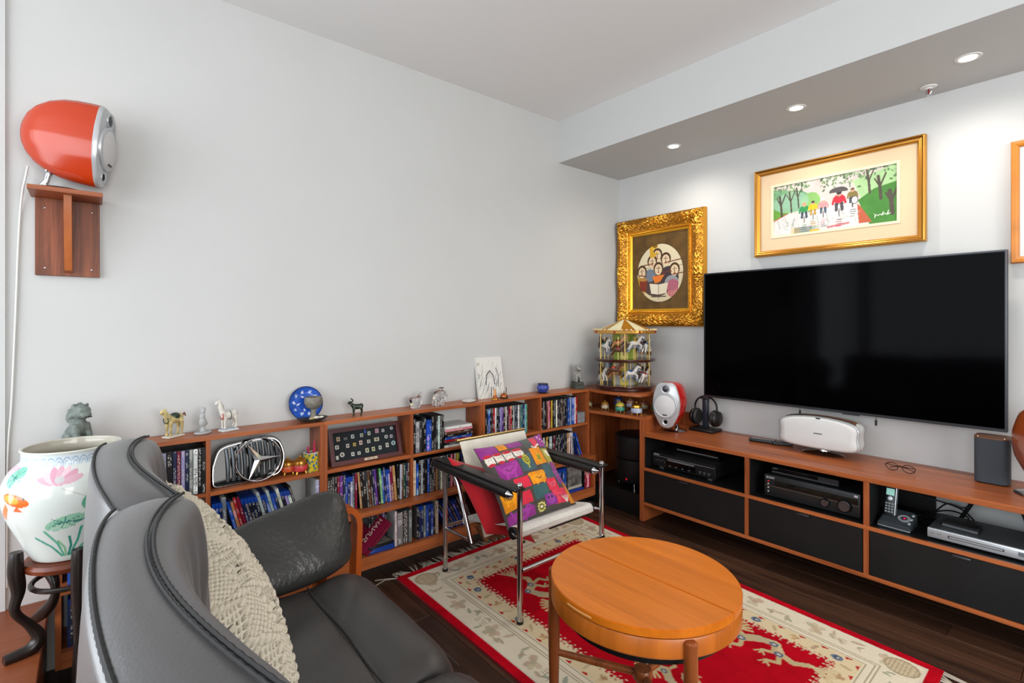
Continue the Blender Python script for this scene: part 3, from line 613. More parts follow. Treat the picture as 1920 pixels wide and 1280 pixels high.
def seat(xa, xb, k):
    SEC = [(-3.06, .385), (-2.95, .412), (-2.82, .424), (-2.72, .418), (-2.693, .408), (-2.665, .419), (-2.60, .432), (-2.54, .424), (-2.50, .398), (-2.482, .35), (-2.488, .28), (-2.515, .22), (-2.60, .19), (-3.06, .2)]
    S0 = crs(SEC, 84); ns = 60; V = np.zeros((ns, 84, 3))
    for i in range(ns):
        a = math.sin((-1+2*i/(ns-1))*PI/2); e = max(0, 1-abs(a)**7)**.4; c = np.array([-2.77, .30]); S = c+(S0-c)*[.82+.18*e, .55+.45*e]
        V[i, :, 0] = xa+(xb-xa)*(a+1)/2; V[i, :, 1:] = S
    X, Y, Z = V[..., 0], V[..., 1], V[..., 2]; top = (Z > .36)
    q = (X-xa)*5.5+(Y+2.7)*7.5
    fold = .0060*np.abs(np.sin(q*2.1+1.2*np.sin(Y*9+X*4)))**.5*np.exp(-((Y+2.57)/.10)**2)+.004*np.sin(X*26+Y*31)*np.sin(Y*14-X*6)*np.exp(-((Y+2.84)/.12)**2)
    V[..., 2] += np.where(top, fold-.004, 0)
    mb = MB(); mb.v = [tuple(p) for p in V.reshape(-1, 3)]
    for i in range(ns-1):
        for j in range(84): mb.f.append((i*84+j, (i+1)*84+j, (i+1)*84+(j+1) % 84, i*84+(j+1) % 84)); mb.m.append(0)
    mb.f.append(tuple(range(84))); mb.f.append(tuple((ns-1)*84+j for j in range(84))); mb.m += [0, 0]
    o = obj('seat_cushion', mb, LED, t, ang=80)
    obj('seat_seam', MB().tube([(xa+.03+(xb-xa-.06)*s, -2.693-.004*math.sin(s*9), .408) for s in np.linspace(0, 1, 30)], .0028, 6), STI, o)
    obj('front_piping', MB().tube([(xa+.02+(xb-xa-.04)*s, -2.486, .372-.0*s) for s in np.linspace(0, 1, 30)], .0022, 6), mat('piping', '3a2f2a', .5), o)
    for x in (xa+.012, xb-.012): obj('end_seam', MB().tube([(x, y, z) for y, z in ((-2.66, .385), (-2.55, .388), (-2.505, .36), (-2.50, .28))], .0024, 6), STI, o)
seat(.785, 1.437, 0); seat(1.443, 2.09, 1)
# far arm: a leather bolster leaning outward in front of a bent wood arm
def slab(c, L, H, N, pl=3.2, ph=3.0, taper=.12, n=36):
    c, L, H, N = (np.array(q, float) for q in (c, L, H, N)); V = []
    for i in range(n):
        a = math.sin((-1+2*i/(n-1))*PI/2); sc = max(1e-3, 1-abs(a)**pl)**(1/pl); h = (1+taper*a)
        for j in range(n):
            th = 2*PI*j/n; cx, sx = math.cos(th), math.sin(th); k = (abs(cx)**ph+abs(sx)**ph)**(-1/ph)
            V.append(c+L*a+H*h*sc**.55*k*sx+N*sc*k*cx+N*.05*math.sin(a*7+sx*4))
    mb = MB(); mb.v = [tuple(q) for q in V]
    for i in range(n-1):
        for j in range(n): mb.f.append((i*n+j, (i+1)*n+j, (i+1)*n+(j+1) % n, i*n+(j+1) % n)); mb.m.append(0)
    return mb
ar = obj('arm_cushion', slab((.735, -2.755, .525), (-.035, .245, .018), (-.082, .008, .112), (.05, .004, .036), taper=.16), mat('arm_leather', '2f2f2e', .28, spec=.5, bump=.3, bscale=60, noise=.1), t, ang=80)
obj('arm_seam', MB().tube([(.805, -2.95, .44), (.81, -2.75, .436), (.805, -2.60, .45), (.775, -2.528, .48)], .003, 6), STI, ar)
AW = wood('arm_bentwood', 'b5561c', '93400f', 'z', .3, 6, .5, rnd=.02)
def band(path, w, th):                    # bent ply: path in (y, z), w wide along x
    P = bend([(0, a, b) for a, b in path], .10, 14); mb = MB(); n = len(P); vs = []
    for i in range(n):
        d = (P[min(i+1, n-1)]-P[max(i-1, 0)]).normalized(); nn = Vector((0, -d.z, d.y))
        for s1, s2 in ((0, .5), (1, .5), (1, -.5), (0, -.5)): q = P[i]+nn*th*s2; vs.append((w[0]+(w[1]-w[0])*s1, q.y, q.z))
    fs = [(i*4+k, i*4+(k+1) % 4, (i+1)*4+(k+1) % 4, (i+1)*4+k) for i in range(n-1) for k in range(4)]+[(0, 1, 2, 3), tuple((n-1)*4+k for k in range(4))]
    return mb.add(vs, fs)
obj('bentwood_arm', band([(-3.12, .47), (-2.75, .53), (-2.435, .590), (-2.455, .012)], (.585, .650), .022), AW, t)
obj('arm_post', MB().box(.70, .745, -2.64, -2.60, .20, .43, b=.004), AW, t)
obj('bentwood_arm', band([(-3.12, .47), (-2.75, .53), (-2.435, .575), (-2.455, .012)], (2.16, 2.222), .024), AW, t)
obj('base_frame', MB().box(.75, 2.13, -3.20, -2.56, .10, .20, b=.01), MATTEB, t)
for x in (.80, 2.06):
    for y in (-3.15, -2.62): obj('leg', MB().tube([(x, y, .11), (x, y, 0)], [.024, .018], 12), AW, t)
# ---------------------------------------------------------------- macrame cushion on the sofa
n = 210; a = np.linspace(-1, 1, n); X, Y = np.meshgrid(a, a); D = np.abs(X)+np.abs(Y)
rel = np.zeros((n, n)); col = np.empty((n, n, 3)); col[:] = lin('cfc6b4'); rr = np.random.default_rng(2)
def beads(px, py, q=.0):                 # rows of round knots
    r_ = np.floor(Y/py); dx = ((X/px+.5*(r_ % 2)) % 1-.5)*2; dy = ((Y/py) % 1-.5)*2; return np.sqrt(np.clip(1-dx*dx*.9-dy*dy*.9, 0, 1))
per = .64; cxx = (X+10*per) % per-per/2; cyy = (Y+.16+10*per) % per-per/2; d2 = np.abs(cxx)+np.abs(cyy)
net = d2 < .245; hole = net & (np.abs(np.sin((X+Y)*34)) < .72) & (np.abs(np.sin((X-Y)*34)) < .72); cb = (cxx**2+cyy**2) < .045**2
bd = beads(.105, .075); bs = beads(.05, .055)
rel = np.where(net, .003, np.where(d2 < .37, .013*bd, .008*bs)); rel = np.where(hole, -.010, rel); rel = np.where(cb, .012, rel)
mid = np.abs(X) < .045; rel = np.where(mid, .004+.005*np.abs(np.sin(Y*45)), rel)
rel = rel+rr.normal(0, .0006, rel.shape)
col[hole] = lin('4a4238'); dk = (rel < .0035) & ~net; col[dk] *= .55  # shade in holes and between knots painted into the colour
edge = np.maximum(np.abs(X), np.abs(Y)) > .96; rel[edge] = 0
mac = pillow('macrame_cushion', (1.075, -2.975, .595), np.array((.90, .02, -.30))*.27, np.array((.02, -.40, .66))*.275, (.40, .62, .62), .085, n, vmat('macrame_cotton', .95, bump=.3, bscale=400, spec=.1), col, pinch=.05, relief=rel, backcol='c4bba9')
props(mac, 'cream macrame cushion with knotted diamonds propped on the grey sofa', 'cushion')
# ---------------------------------------------------------------- fishbowl vase on its stand, low wooden chest
VX, VY = .361, -3.300
t = thing('low_chest', 'low reddish wooden chest against the wall beside the vase stand', 'chest', (.29, -3.8, 0))
CH = wood('chest_wood', '8a4a2a', '6f3519', 'y', .4, 5, rnd=.03)
obj('lid', MB().box(.004, .60, -4.25, -3.372, .245, .27, b=.003), CH, t); obj('body', MB().box(.004, .585, -4.24, -3.38, 0.02, .245, b=.002), CH, t); obj('plinth', MB().box(.01, .56, -4.22, -3.40, 0, .02), MATTEB, t)
VZ0, VZ1 = .556, .903
prof = [(.088, 0), (.098, .003), (.110, .025), (.132, .078), (.157, .140), (.170, .195), (.169, .238), (.154, .277), (.134, .300), (.125, .312), (.124, .335), (.127, .343), (.127, .347), (.120, .347), (.117, .340), (.117, .31), (.146, .27), (.161, .195), (.10, .03), (.02, .02)]
pr = crs(prof, 300, closed=False); na = 840; V = []; Cc = Cv(na, 300, 2*PI, 1, 'd3d8d3')
Z = pr[:, 1]; zz = Z[:, None]*np.ones((300, na)); th = np.arange(na)/na*2*PI-PI
SCL = 1.25
Cc.x = th[None, :]*.165/SCL*np.ones((300, 1)); Cc.y = -(zz-.0)/1.12                       # paint in metres round the belly, z upwards = -y
vd = math.atan2(-3.25-VY, 2.5627-VX)                                       # towards the camera
def P_(du, z): return du, -z
Cc.put(Cc.y < -10, 'ffffff')
def lotus(x, z, s):
    for i, an in enumerate(np.linspace(-1.25, 1.25, 7)): Cc.ell(x+s*.55*math.sin(an), -(z+s*.35*math.cos(an)), s*.55, s*.2, ['d3a6b4', 'dfc0c8', 'cf97ab'][i % 3], an-PI/2)
    Cc.ell(x, -(z+s*.15), s*.22, s*.2, 'c3bfc0')
def pad(x, z, rx, rz, c1, c2, rot=0.): Cc.ell(x, -z, rx, rz, c1, rot); Cc.ell(x-rx*.1, -(z-rz*.45), rx*.7, rz*.45, c2, rot); [Cc.line([(x, -z), (x+rx*.9*math.cos(q), -(z+rz*.9*math.sin(q)))], .0022, '3c7a72') for q in np.linspace(0, 6, 9)]
def blade(x0, z0, x1, z1, c, w=.006): Cc.line([(x0, -z0), ((x0+x1)/2+.006, -((z0+z1)/2)), (x1, -z1)], w, c)
def scene(o):
    lotus(o-.055, .235, .045); Cc.line([(o-.05, -.22), (o+.01, -.18)], .002, 'b9b3ac')
    pad(o+.035, .180, .05, .034, '5fa384', '9fb874', -.35); pad(o-.045, .125, .042, .018, '8fc0a4', 'a9cdb4', -.3)
    for q in (.03, .045): Cc.line([(o+q, -.15), (o+q+.006, -.10), (o+q-.008, -.075)], .003, 'aab3a8')
    for i in range(8): blade(o-.06+i*.006, .022, o-.115+i*.026, .085+.02*math.sin(i*2), ['3f9c86', '5bab8c', '86b38a', '2f8776'][i % 4])
    for i in range(4): blade(o+.045+.012*i, .085, o+.095+.008*i, .125+.01*i, ['3c7f70', '6f8f5a'][i % 2], .005)
    pad(o+.09, .235, .018, .013, '6fae5c', '8fc06a', .4)
    Cc.ell(o-.145, -.195, .036, .016, 'd9682a', .25); Cc.ell(o-.155, -.197, .022, .010, 'e8a23e', .25); Cc.poly([(o-.172, -.185), (o-.205, -.145), (o-.185, -.135), (o-.165, -.17)], 'dd7a30'); Cc.poly([(o-.14, -.18), (o-.125, -.165), (o-.15, -.165)], 'cf6a40'); Cc.ell(o-.122, -.2, .003, .003, '2b1a14')
    lotus(o-.205, .255, .03); pad(o-.165, .25, .024, .026, '79c3a6', '8fd0b4', .9)
vc = vd*.165/SCL
for k in (0, -1, 1): scene(vc+.030+k*.40)
band_ = (zz > .306) & (zz < .339); Cc.put(band_, 'ccd6da')
for k in range(40):
    x = -PI*.132+(k+.5)*(2*PI*.132/40)
    for r_, c in ((.0135, '9fb4c8'), (.0105, 'd4dcde'), (.0075, '9fb4c8'), (.005, 'd4dcde')): m_ = Cc.mell(x, -.275, r_*.85, r_*1.6) & band_; Cc.put(m_, c)
Cc.a[194:] = lin('b9b4a6'); Cc.a[187:198] = lin('ded9cc')
V = np.stack([VX+pr[:, 0][:, None]*np.cos(th), VY+pr[:, 0][:, None]*np.sin(th), VZ0+zz], -1)
t = thing('fishbowl_vase', 'large white porcelain fishbowl vase painted with lotus and goldfish', 'vase', (VX, VY, VZ0))
F_ = [(i*na+j, i*na+(j+1) % na, (i+1)*na+(j+1) % na, (i+1)*na+j) for i in range(299) for j in range(na)]
nmesh('body', V.reshape(-1, 3), F_, Cc.a.reshape(-1, 3), vmat('porcelain', .14, spec=.5, coat=.3), t, ang=180)
obj('foot', MB().lathe([(.0, .0), (.088, .0), (.088, .004), (.0, .006)], (VX, VY, VZ0), 32), mat('foot_clay', 'b9ad98', .7), t)
t = thing('vase_stand', 'dark wooden plant stand with curving legs under the porcelain vase', 'stand', (VX, VY, 0))
DKW = mat('dark_lacquered_wood', '221a17', .25, noise=.2, nscale=20); REDW = wood('stand_red_wood', '7c3b22', '5c2713', 'x', .3, 6)
obj('top_disc', MB().lathe([(.02, .520), (.105, .520), (.120, .528), (.122, .540), (.116, .550), (.100, .5545), (.02, .5545)], (VX, VY, 0), 40), REDW, t)
cdir = math.atan2(-3.25-VY, 2.5627-VX)
for an, foot in ((cdir-1.25, .27), (cdir+PI+.55, .372), (cdir+.10, 0), (cdir+1.9, 0)):
    c_, s_ = math.cos(an), math.sin(an); H = .575; ps = []
    if foot: ctl = [(.137, .60), (.138, .54), (.132, .48), (.140, .42), (.105, .36), (.085, .315), (.105, .285), (.165, .2705+.012)] if foot < .3 else [(.125, .53), (.115, .48), (.085, .43), (.09, .38), (.135, .33), (.19, .29)]
    else: ctl = [(.137, .60), (.137, .52), (.132, .40), (.130, .30), (.128, .2), (.14, .1), (.165, .012)]
    P = crs([(r, z) for r, z in ctl], 40, closed=False)
    obj('leg', MB().tube([(VX+r*c_, VY+r*s_, z) for r, z in P], [.016+.004*math.sin(i*.25) for i in range(40)], 12), DKW, t)
obj('ring_stretcher', MB().tube([(VX+.10*math.cos(a), VY+.10*math.sin(a), .47) for a in np.linspace(0, 2*PI, 33)[:-1]], .008, 8, closed=True), DKW, t)
# ---------------------------------------------------------------- ceiling lights, sprinkler
GLOW = mat('lamp_glow', 'ffffff', .5, emit='fff2dc', estr=14)
for i, (x, y) in enumerate([(.721, -.357), (1.467, -.372), (2.148, -.346)]):
    t = thing('ceiling_light', ['small round recessed ceiling light nearest the corner', 'small round recessed ceiling light above the cyclist picture', 'small round recessed ceiling light beside the sprinkler head'][i], 'ceiling light', (x, y, 2.4452), group='recessed lights in the bulkhead')
    obj('trim_ring', MB().lathe([(.030, -.001), (.032, -.004), (.044, -.003), (.047, -.0002)], (x, y, 2.4452), 32), WHITE, t)
    obj('lamp', MB().lathe([(0, -.0015), (.030, -.0015)], (x, y, 2.4452), 24), GLOW, t)
t = thing('sprinkler_head', 'small chrome fire sprinkler with red bulb under the bulkhead', 'sprinkler', (1.974, -.132, 2.4452))
q = (1.974, -.132, 2.4452)
obj('escutcheon', MB().lathe([(.034, -.0005), (.030, -.005), (.016, -.007), (.012, -.012)], q, 24), WHITE, t)
obj('frame_arm', MB().tube([(q[0]-.009, q[1], q[2]-.008), (q[0]-.009, q[1], q[2]-.028), (q[0], q[1], q[2]-.038)], .0028, 8).tube([(q[0]+.009, q[1], q[2]-.008), (q[0]+.009, q[1], q[2]-.028), (q[0], q[1], q[2]-.038)], .0028, 8), CHROME, t)
obj('bulb', MB().tube([(q[0], q[1], q[2]-.008), (q[0], q[1], q[2]-.034)], .003, 8), mat('red_glass', '8a1010', .1), t)
obj('deflector', MB().cyl((q[0], q[1], q[2]-.041), .014, .002, 16), CHROME, t)
# ---------------------------------------------------------------- egg shaped loudspeakers
def egg(loc, rz, tilt, body, face, label, Wd=.185, H=.295, D=.235, logo=True, stem=.035):
    t = thing('egg_loudspeaker', label, 'loudspeaker', loc, rz)
    Rt = Matrix.Translation((0, 0, stem+H/2)) @ Matrix.Rotation(tilt, 4, 'X')
    hs = [-1, -.93, -.75, -.4, 0, .4, .75, .94, 1]; ws = [.30, .42, .60, .88, 1., .95, .78, .64, .52]
    def outl(n=40):
        z = np.linspace(-1, 1, n//2); w = np.interp(z, hs, ws); w[0] *= .6; w[-1] *= .85
        return [(a*Wd/2, b*H/2) for a, b in zip(w, z)]+[(-a*Wd/2, b*H/2) for a, b in zip(w[::-1], z[::-1])]
    O = outl(); n = len(O)
    def sec(y, s, b=0.): return [(x*s, y, z*s+.012*b) for x, z in O]
    bd = MB(); bd.M = Rt; V = []; ys = [0, .012, .03, .07, .11, .15, .185, .21, .226, D]
    for y in ys:
        s = max(.0, 1-(y/D)**2.9)**.55; V += sec(y-D*.45, max(s, .04), y/D)
    bd.add(V, [(i*n+j, i*n+(j+1) % n, (i+1)*n+(j+1) % n, (i+1)*n+j) for i in range(len(ys)-1) for j in range(n)]+[tuple(range(n)), tuple((len(ys)-1)*n+j for j in range(n))])
    obj('cabinet', bd, body, t, ang=50, w=False)
    f = -D*.45; bf = MB(); bf.M = Rt
    V = sec(f, 1.0)+sec(f-.012, .985)+sec(f-.016, .95); bf.add(V, [(i*n+j, i*n+(j+1) % n, (i+1)*n+(j+1) % n, (i+1)*n+j) for i in range(2) for j in range(n)]+[tuple(2*n+j for j in range(n))])
    b = obj('baffle', bf, face, t, ang=50, w=False)
    fr = f-.016
    w = MB(); w.M = Rt @ Matrix.Translation((0, fr, .0)) @ Matrix.Rotation(PI/2, 4, 'X'); w.lathe([(.082, 0), (.080, .008), (.074, .011), (.070, .010)], (0, 0, 0), 36)
    obj('woofer_ring', w, face, t, w=False)
    w = MB(); w.M = Rt @ Matrix.Translation((0, fr, .0)) @ Matrix.Rotation(PI/2, 4, 'X'); w.lathe([(0, .022), (.03, .020), (.055, .015), (.070, .0095)], (0, 0, 0), 36)
    obj('woofer_grille', w, mat('grille_grey', 'c9c9c9', .6), t, w=False)
    w = MB(); w.M = Rt @ Matrix.Translation((.0, fr, .108)) @ Matrix.Rotation(PI/2, 4, 'X'); w.lathe([(.030, 0), (.029, .005), (.024, .004)], (0, 0, 0), 24); obj('tweeter_ring', w, face, t, w=False)
    w = MB(); w.M = Rt @ Matrix.Translation((.0, fr, .108)) @ Matrix.Rotation(PI/2, 4, 'X'); w.lathe([(0, .009), (.012, .007), (.024, .003)], (0, 0, 0), 24); obj('tweeter', w, mat('tweeter_mesh', '4a4d50', .35, .6), t, w=False)
    w = MB(); w.M = Rt @ Matrix.Translation((.0, fr, -.106)) @ Matrix.Rotation(PI/2, 4, 'X'); w.lathe([(.024, -.001), (.022, .003), (.014, .0005), (.012, -.0005)], (0, 0, 0), 24); w.lathe([(0, .0006), (.013, .0006)], (0, 0, 0), 24, 1)
    obj('bass_port', w, [face, MATTEB], t, w=False)
    if logo:
        w = MB(); w.M = Rt; w.box(-.014, .014, fr-.018, fr-.015, -.062, -.056); obj('badge', w, BLACK, t, w=False)
    obj('base', MB().lathe([(.078, 0), (.080, .003), (.060, .009), (.03, .013), (.0, .014)], (0, .02, 0), 32), CHROME, t, w=False)
    obj('stem', MB().tube([(.0, .07, .010), (.0, .055, .035), (0, .045, stem+.045)], [.014, .009, .013], 12).ell((0, .045, stem+.042), .020), CHROME, t, w=False)
    return t
ORG = mat('orange_lacquer', 'b0330c', .24, coat=.15, noise=.04, nscale=3); RDL = mat('red_lacquer', 'c0120a', .16, coat=.3)
t = thing('wall_bracket', 'teak wall bracket shelf holding the orange loudspeaker', 'shelf', (.02, -3.32, 1.48))
obj('back_board', MB().box(.001, .018, -3.412, -3.228, 1.478, 1.765, b=.001), wood('bracket_teak', '8a4a2c', '4e2513', 'z', .45, 14, rnd=.02), t)
obj('shelf_board', MB().box(.001, .162, -3.424, -3.220, 1.765, 1.781, b=.001), wood('bracket_teak_y', 'a05a34', '7a3d20', 'y', .4, 9), t)
obj('rib', MB().prism([(.018, 1.765), (.125, 1.765), (.118, 1.70), (.050, 1.498), (.018, 1.49)], -3.330, -3.308, lambda p, q, h: (p, h, q)), wood('rib_teak', 'b0632f', '9a5226', 'z', .4, 6), t)
for y in (-3.385, -3.252):
    for z in (1.505, 1.728): obj('screw', MB().ell((.018, y, z), (.003, .004, .004), 8, 5), CHROME, t)
egg((.088, -3.325, 1.782), math.radians(163), math.radians(5), ORG, SILVER, 'orange egg loudspeaker with silver front on the wall bracket')
cb = MB(); pts = [(.03, -3.43, 1.87), (.035, -3.437, 1.82), (.02, -3.445, 1.775), (.006, -3.452, 1.70), (.006, -3.458, 1.55), (.006, -3.462, 1.40), (.006, -3.468, 1.2), (.006, -3.475, 1.0), (.006, -3.485, .8), (.006, -3.487, .35)]
solo('speaker_cable', MB().tube([tuple(p) for p in crs(pts, 60, closed=False)], .0035, 8), mat('white_cable', 'd6d6d3', .5), 'thin white speaker cable hanging down the left wall', 'cable')
egg((.662, -.27, .5825), math.radians(10), 0, RDL, SILVER, 'small red egg loudspeaker with silver front on the console')
egg((2.365, -.235, .5825), math.radians(30), 0, mat('teak_lacquer', '9a4a22', .2, coat=.4), mat('pearl_plastic', 'd6d6d6', .35), 'white fronted egg loudspeaker on console at right end of picture', Wd=.20, H=.34, logo=False)
# ---------------------------------------------------------------- centre loudspeaker
t = thing('centre_loudspeaker', 'wide silver centre loudspeaker on an oval chrome foot under television', 'loudspeaker', (1.525, -.17, .5825))
cx0, cx1, cz0, cz1 = 1.322, 1.712, .622, .776
def cout(n=56, s=1., dz=0.):
    P = []
    for i in range(n):
        a = 2*PI*i/n; c, s_ = math.cos(a), math.sin(a); k = (abs(c)**7+abs(s_)**4.5)**(-1/5.6); x = .5*k*c; z = .5*k*s_
        P.append(((cx0+cx1)/2+x*(cx1-cx0)*s, (cz0+cz1)/2+z*(cz1-cz0)*s+(.016*(1-(2*x)**2) if z > 0 else -.004)*1.))
    return P
def loftY(secs, caps=(1, 1)):
    n = len(secs[0][1]); mb = MB(); mb.add([(x, y, z) for y, P in secs for x, z in P], [(i*n+j, i*n+(j+1) % n, (i+1)*n+(j+1) % n, (i+1)*n+j) for i in range(len(secs)-1) for j in range(n)]+([tuple(range(n))] if caps[0] else [])+([tuple((len(secs)-1)*n+j for j in range(n))] if caps[1] else [])); return mb
obj('cabinet', loftY([(-.215, cout()), (-.17, cout(s=1.0)), (-.10, cout(s=.93)), (-.05, cout(s=.80))]), mat('pale_cabinet', 'c7c9c9', .4), t, ang=50)
obj('front_rim', loftY([(-.214, cout(s=1.005)), (-.226, cout(s=1.0)), (-.232, cout(s=.965)), (-.228, cout(s=.95))], (0, 0)), SILVER, t, ang=50)
obj('grille', loftY([(-.226, cout(s=.955)), (-.236, cout(s=.92)), (-.240, cout(s=.80))]), mat('grille_white', 'cdcecd', .7, bump=.15, bscale=900), t, ang=60)
tp = MB().grid(lambda u, v: (cx0+.02+(cx1-cx0-.04)*u, -.212+.13*v, cz1+.0045-.0+.0165*(1-(2*u-1)**2)-.012*(2*u-1)**8-.018*v**2), 24, 6); obj('top_panel', tp, wood('speaker_walnut', '7a5138', '5c3a27', 'x', .35, 8), t)
obj('badge', MB().box(1.505, 1.545, -.242, -.239, .702, .706), BLACK, t); obj('power_mark', MB().box(1.515, 1.535, -.2405, -.236, .783, .788), BLACK, t)
obj('foot', MB().lathe([(.104, 0), (.107, .003), (.085, .010), (.03, .016), (0, .017)], (1.525, -.165, .5825), 40, sy=.62), CHROME, t)
obj('neck', MB().tube([(1.525, -.15, .592), (1.525, -.15, .63)], [.03, .022], 16), CHROME, t)
# ---------------------------------------------------------------- headphones on their dock
t = thing('headphone_stand', 'black headphone charging dock beside the red loudspeaker', 'stand', (.80, -.105, .5825))
obj('dock', MB().box(.715, .885, -.17, -.045, .5825, .604, b=.006, seg=3), BLACK, t)
obj('post', MB().box(.782, .818, -.115, -.085, .604, .795, b=.004, seg=2), mat('dock_blue_black', '1c2430', .3), t); obj('post_top', MB().box(.772, .828, -.125, -.075, .795, .803, b=.003), BLACK, t)
t = thing('headphones', 'black over-ear headphones hanging on the charging dock', 'headphones', (.80, -.10, .61))
P = [(.80+.078*math.sin(a), -.10, .735+.078*math.cos(a)) for a in np.linspace(-1.75, 1.75, 30)]
obj('headband', MB().tube(P, .009, 10, flat=.6), mat('headband_black', '151517', .3), t)
for s in (-1, 1):
    obj('slider', MB().tube([(.80+s*.077, -.10, .725), (.80+s*.080, -.10, .68)], .006, 8), mat('dark_chrome', '55575a', .25, .9), t)
    m = MB(); m.M = Matrix.Translation((.80+s*.072, -.10, .672)) @ Matrix.Rotation(s*PI/2, 4, 'Y') @ Matrix.Rotation(s*.15, 4, 'X'); m.lathe([(0, .030), (.030, .028), (.050, .016), (.054, 0), (.050, -.006)], (0, 0, 0), 28); e_ = obj('ear_cup', m, BLACK, t)
    m = MB(); m.M = Matrix.Translation((.80+s*.072, -.10, .672)) @ Matrix.Rotation(s*PI/2, 4, 'Y'); m.lathe([(.026, -.006), (.050, -.006), (.054, -.013), (.047, -.024), (.028, -.024)], (0, 0, 0), 28); obj('ear_pad', m, mat('ear_leather', '1b1b1c', .5), e_)
# ---------------------------------------------------------------- small things on the console
for lb, c, a, L, wd in (('longer black remote control with pale buttons on the console', (1.195, -.15), .18, .15, .045), ('smaller plain dark remote control beside the longer one', (1.296, -.125), .62, .11, .05)):
    t = thing('remote_control', lb, 'remote control', (*c, .5825), a, group='remote controls on the console')
    obj('body', MB().box(-L/2, L/2, -wd/2, wd/2, 0, .021, b=.008, seg=3), mat('remote_black', '1a1b1c', .35) if L > .12 else mat('remote_dark', '26282a', .4), t, w=False)
    if L > .12:
        for i in range(8):
            for j in range(3): obj('button', MB().box(-.06+i*.016, -.05+i*.016, -.014+j*.011, -.007+j*.011, .020, .0225), mat('button_grey', '8b8d8e', .5), t, w=False)
    else: obj('button', MB().box(-.03, .03, -.015, .015, .0205, .022, b=.001), mat('button_dark', '3b3d40', .3), t, w=False)
t = thing('eyeglasses', 'tortoiseshell reading glasses lying folded on the console', 'glasses', (1.89, -.255, .583), -.12)
FRM = mat('tortoiseshell', '3a2114', .2)
def lens(cx): return [(cx+.026*math.cos(a)*(1.05 if math.sin(a) > 0 else .95), 0, .020+.018*math.sin(a)) for a in np.linspace(0, 2*PI, 25)[:-1]]
for s in (-1, 1):
    obj('rim', MB().tube(lens(s*.034), .002, 6, closed=True), FRM, t, w=False)
    obj('lens', MB().prism([(x, z) for x, y, z in lens(s*.034)], -.0006, .0006, lambda p, q, h: (p, h, q)), mat('clear_lens', 'ffffff', .02, trans=1, ior=1.1), t, w=False)
    obj('temple', MB().tube([(s*.061, 0, .028), (s*.058, .012, .026), (-s*.02, .022+s*.004, .018), (-s*.052, .024+s*.004, .008)], .0019, 6), FRM, t, w=False)
obj('bridge', MB().tube([(-.010, 0, .026), (0, -.002, .030), (.010, 0, .026)], .002, 6), FRM, t, w=False)
t = thing('smart_speaker', 'tall dark grey fabric speaker with brown wooden top on console', 'loudspeaker', (2.198, -.12, .5825))
def rr_(x0, x1, y0, y1, r, n=6): return [(cx+r*math.cos(a), cy+r*math.sin(a)) for cx, cy, a0 in ((x1-r, y1-r, 0), (x0+r, y1-r, PI/2), (x0+r, y0+r, PI), (x1-r, y0+r, 1.5*PI)) for a in [a0+PI/2*k/n for k in range(n+1)]]
obj('body', MB().prism(rr_(2.141, 2.256, -.178, -.058, .026), .588, .783), mat('speaker_fabric', '3c434a', .75, bump=.2, bscale=900), t)
obj('top', MB().prism(rr_(2.140, 2.257, -.179, -.057, .027), .783, .789), wood('speaker_top', '6e4a34', '5a3a28', 'x', .4, 6), t)
for x in (2.155, 2.242): obj('status_light', MB().ell((x, -.163, .7892), (.002, .002, .001), 6, 4), mat('small_light', 'ffffff', .3, emit='ffffff', estr=2), t)
obj('foot', MB().prism(rr_(2.15, 2.247, -.168, -.068, .02), .5825, .588), MATTEB, t)
for i, (x, z) in enumerate([(1.359, .802), (1.743, .750)]):
    pass
for i, (u0, z0) in enumerate([(1.376, .8107), (1.747, .8107)]):
    t = thing('hanging_tag', ['small black cable tag hanging below television above the remotes', 'small black cable tag hanging below television right of the silver loudspeaker'][i], 'cable tag', (u0, -.07, z0))
    L = .018 if i == 0 else .020
    obj('cord', MB().tube([(u0, -.08, z0+.002), (u0, -.08, z0-L)], .0012, 6), BLACK, t); obj('tag', MB().box(u0-.005, u0+.005, -.084, -.076, z0-L-.030, z0-L, b=.002), BLACK, t)
# ---------------------------------------------------------------- hi-fi in the console bays
PRN = mat('print_white', 'c9c9c9', .5); PRG = mat('print_grey', '6d7074', .5)
def printed(name, body, size, loc, parent, m=PRN): return text(name, body, size, loc, (PI/2, 0, 0), m, parent)
ANT = mat('anthracite', '1b1c1e', .42)
t = thing('disc_player', 'black disc player with long silver drawer in the first console bay', 'disc player', (.80, -.25, .353))
x0, x1, y0, z0, z1 = .590, 1.028, -.40, .366, .452
obj('cabinet', MB().box(x0+.003, x1-.003, y0+.01, -.07, z0+.002, z1, b=.002), ANT, t); obj('front_panel', MB().box(x0, x1, y0, y0+.012, z0, z1, b=.002), mat('brushed_black', '17181a', .35, .2), t)
obj('top_trim', MB().box(x0+.004, x1-.004, y0-.001, y0+.002, z1-.022, z1-.019), PRG, t); obj('disc_tray', MB().box(x0+.115, x0+.30, y0-.003, y0+.002, z1-.038, z1-.027, b=.001), mat('tray_silver', '8d8f92', .3, .6), t)
obj('display', MB().box(x0+.105, x0+.31, y0-.0015, y0+.001, z0+.010, z1-.040), GLOSSB, t); printed('lettering', 'YAMAHA', .010, (x0+.012, y0-.0015, z1-.014), t)
for i in range(5): obj('button', MB().cyl((x0+.03+.016*i, y0+.001, z0+.035+.008*(i % 2)), .005, .005, 10, axis='y') if False else MB().tube([(x0+.03+.016*i, y0+.002, z0+.034+.008*(i % 2)), (x0+.03+.016*i, y0-.003, z0+.034+.008*(i % 2))], .0048, 10), mat('button_steel', '54575a', .35, .5), t)
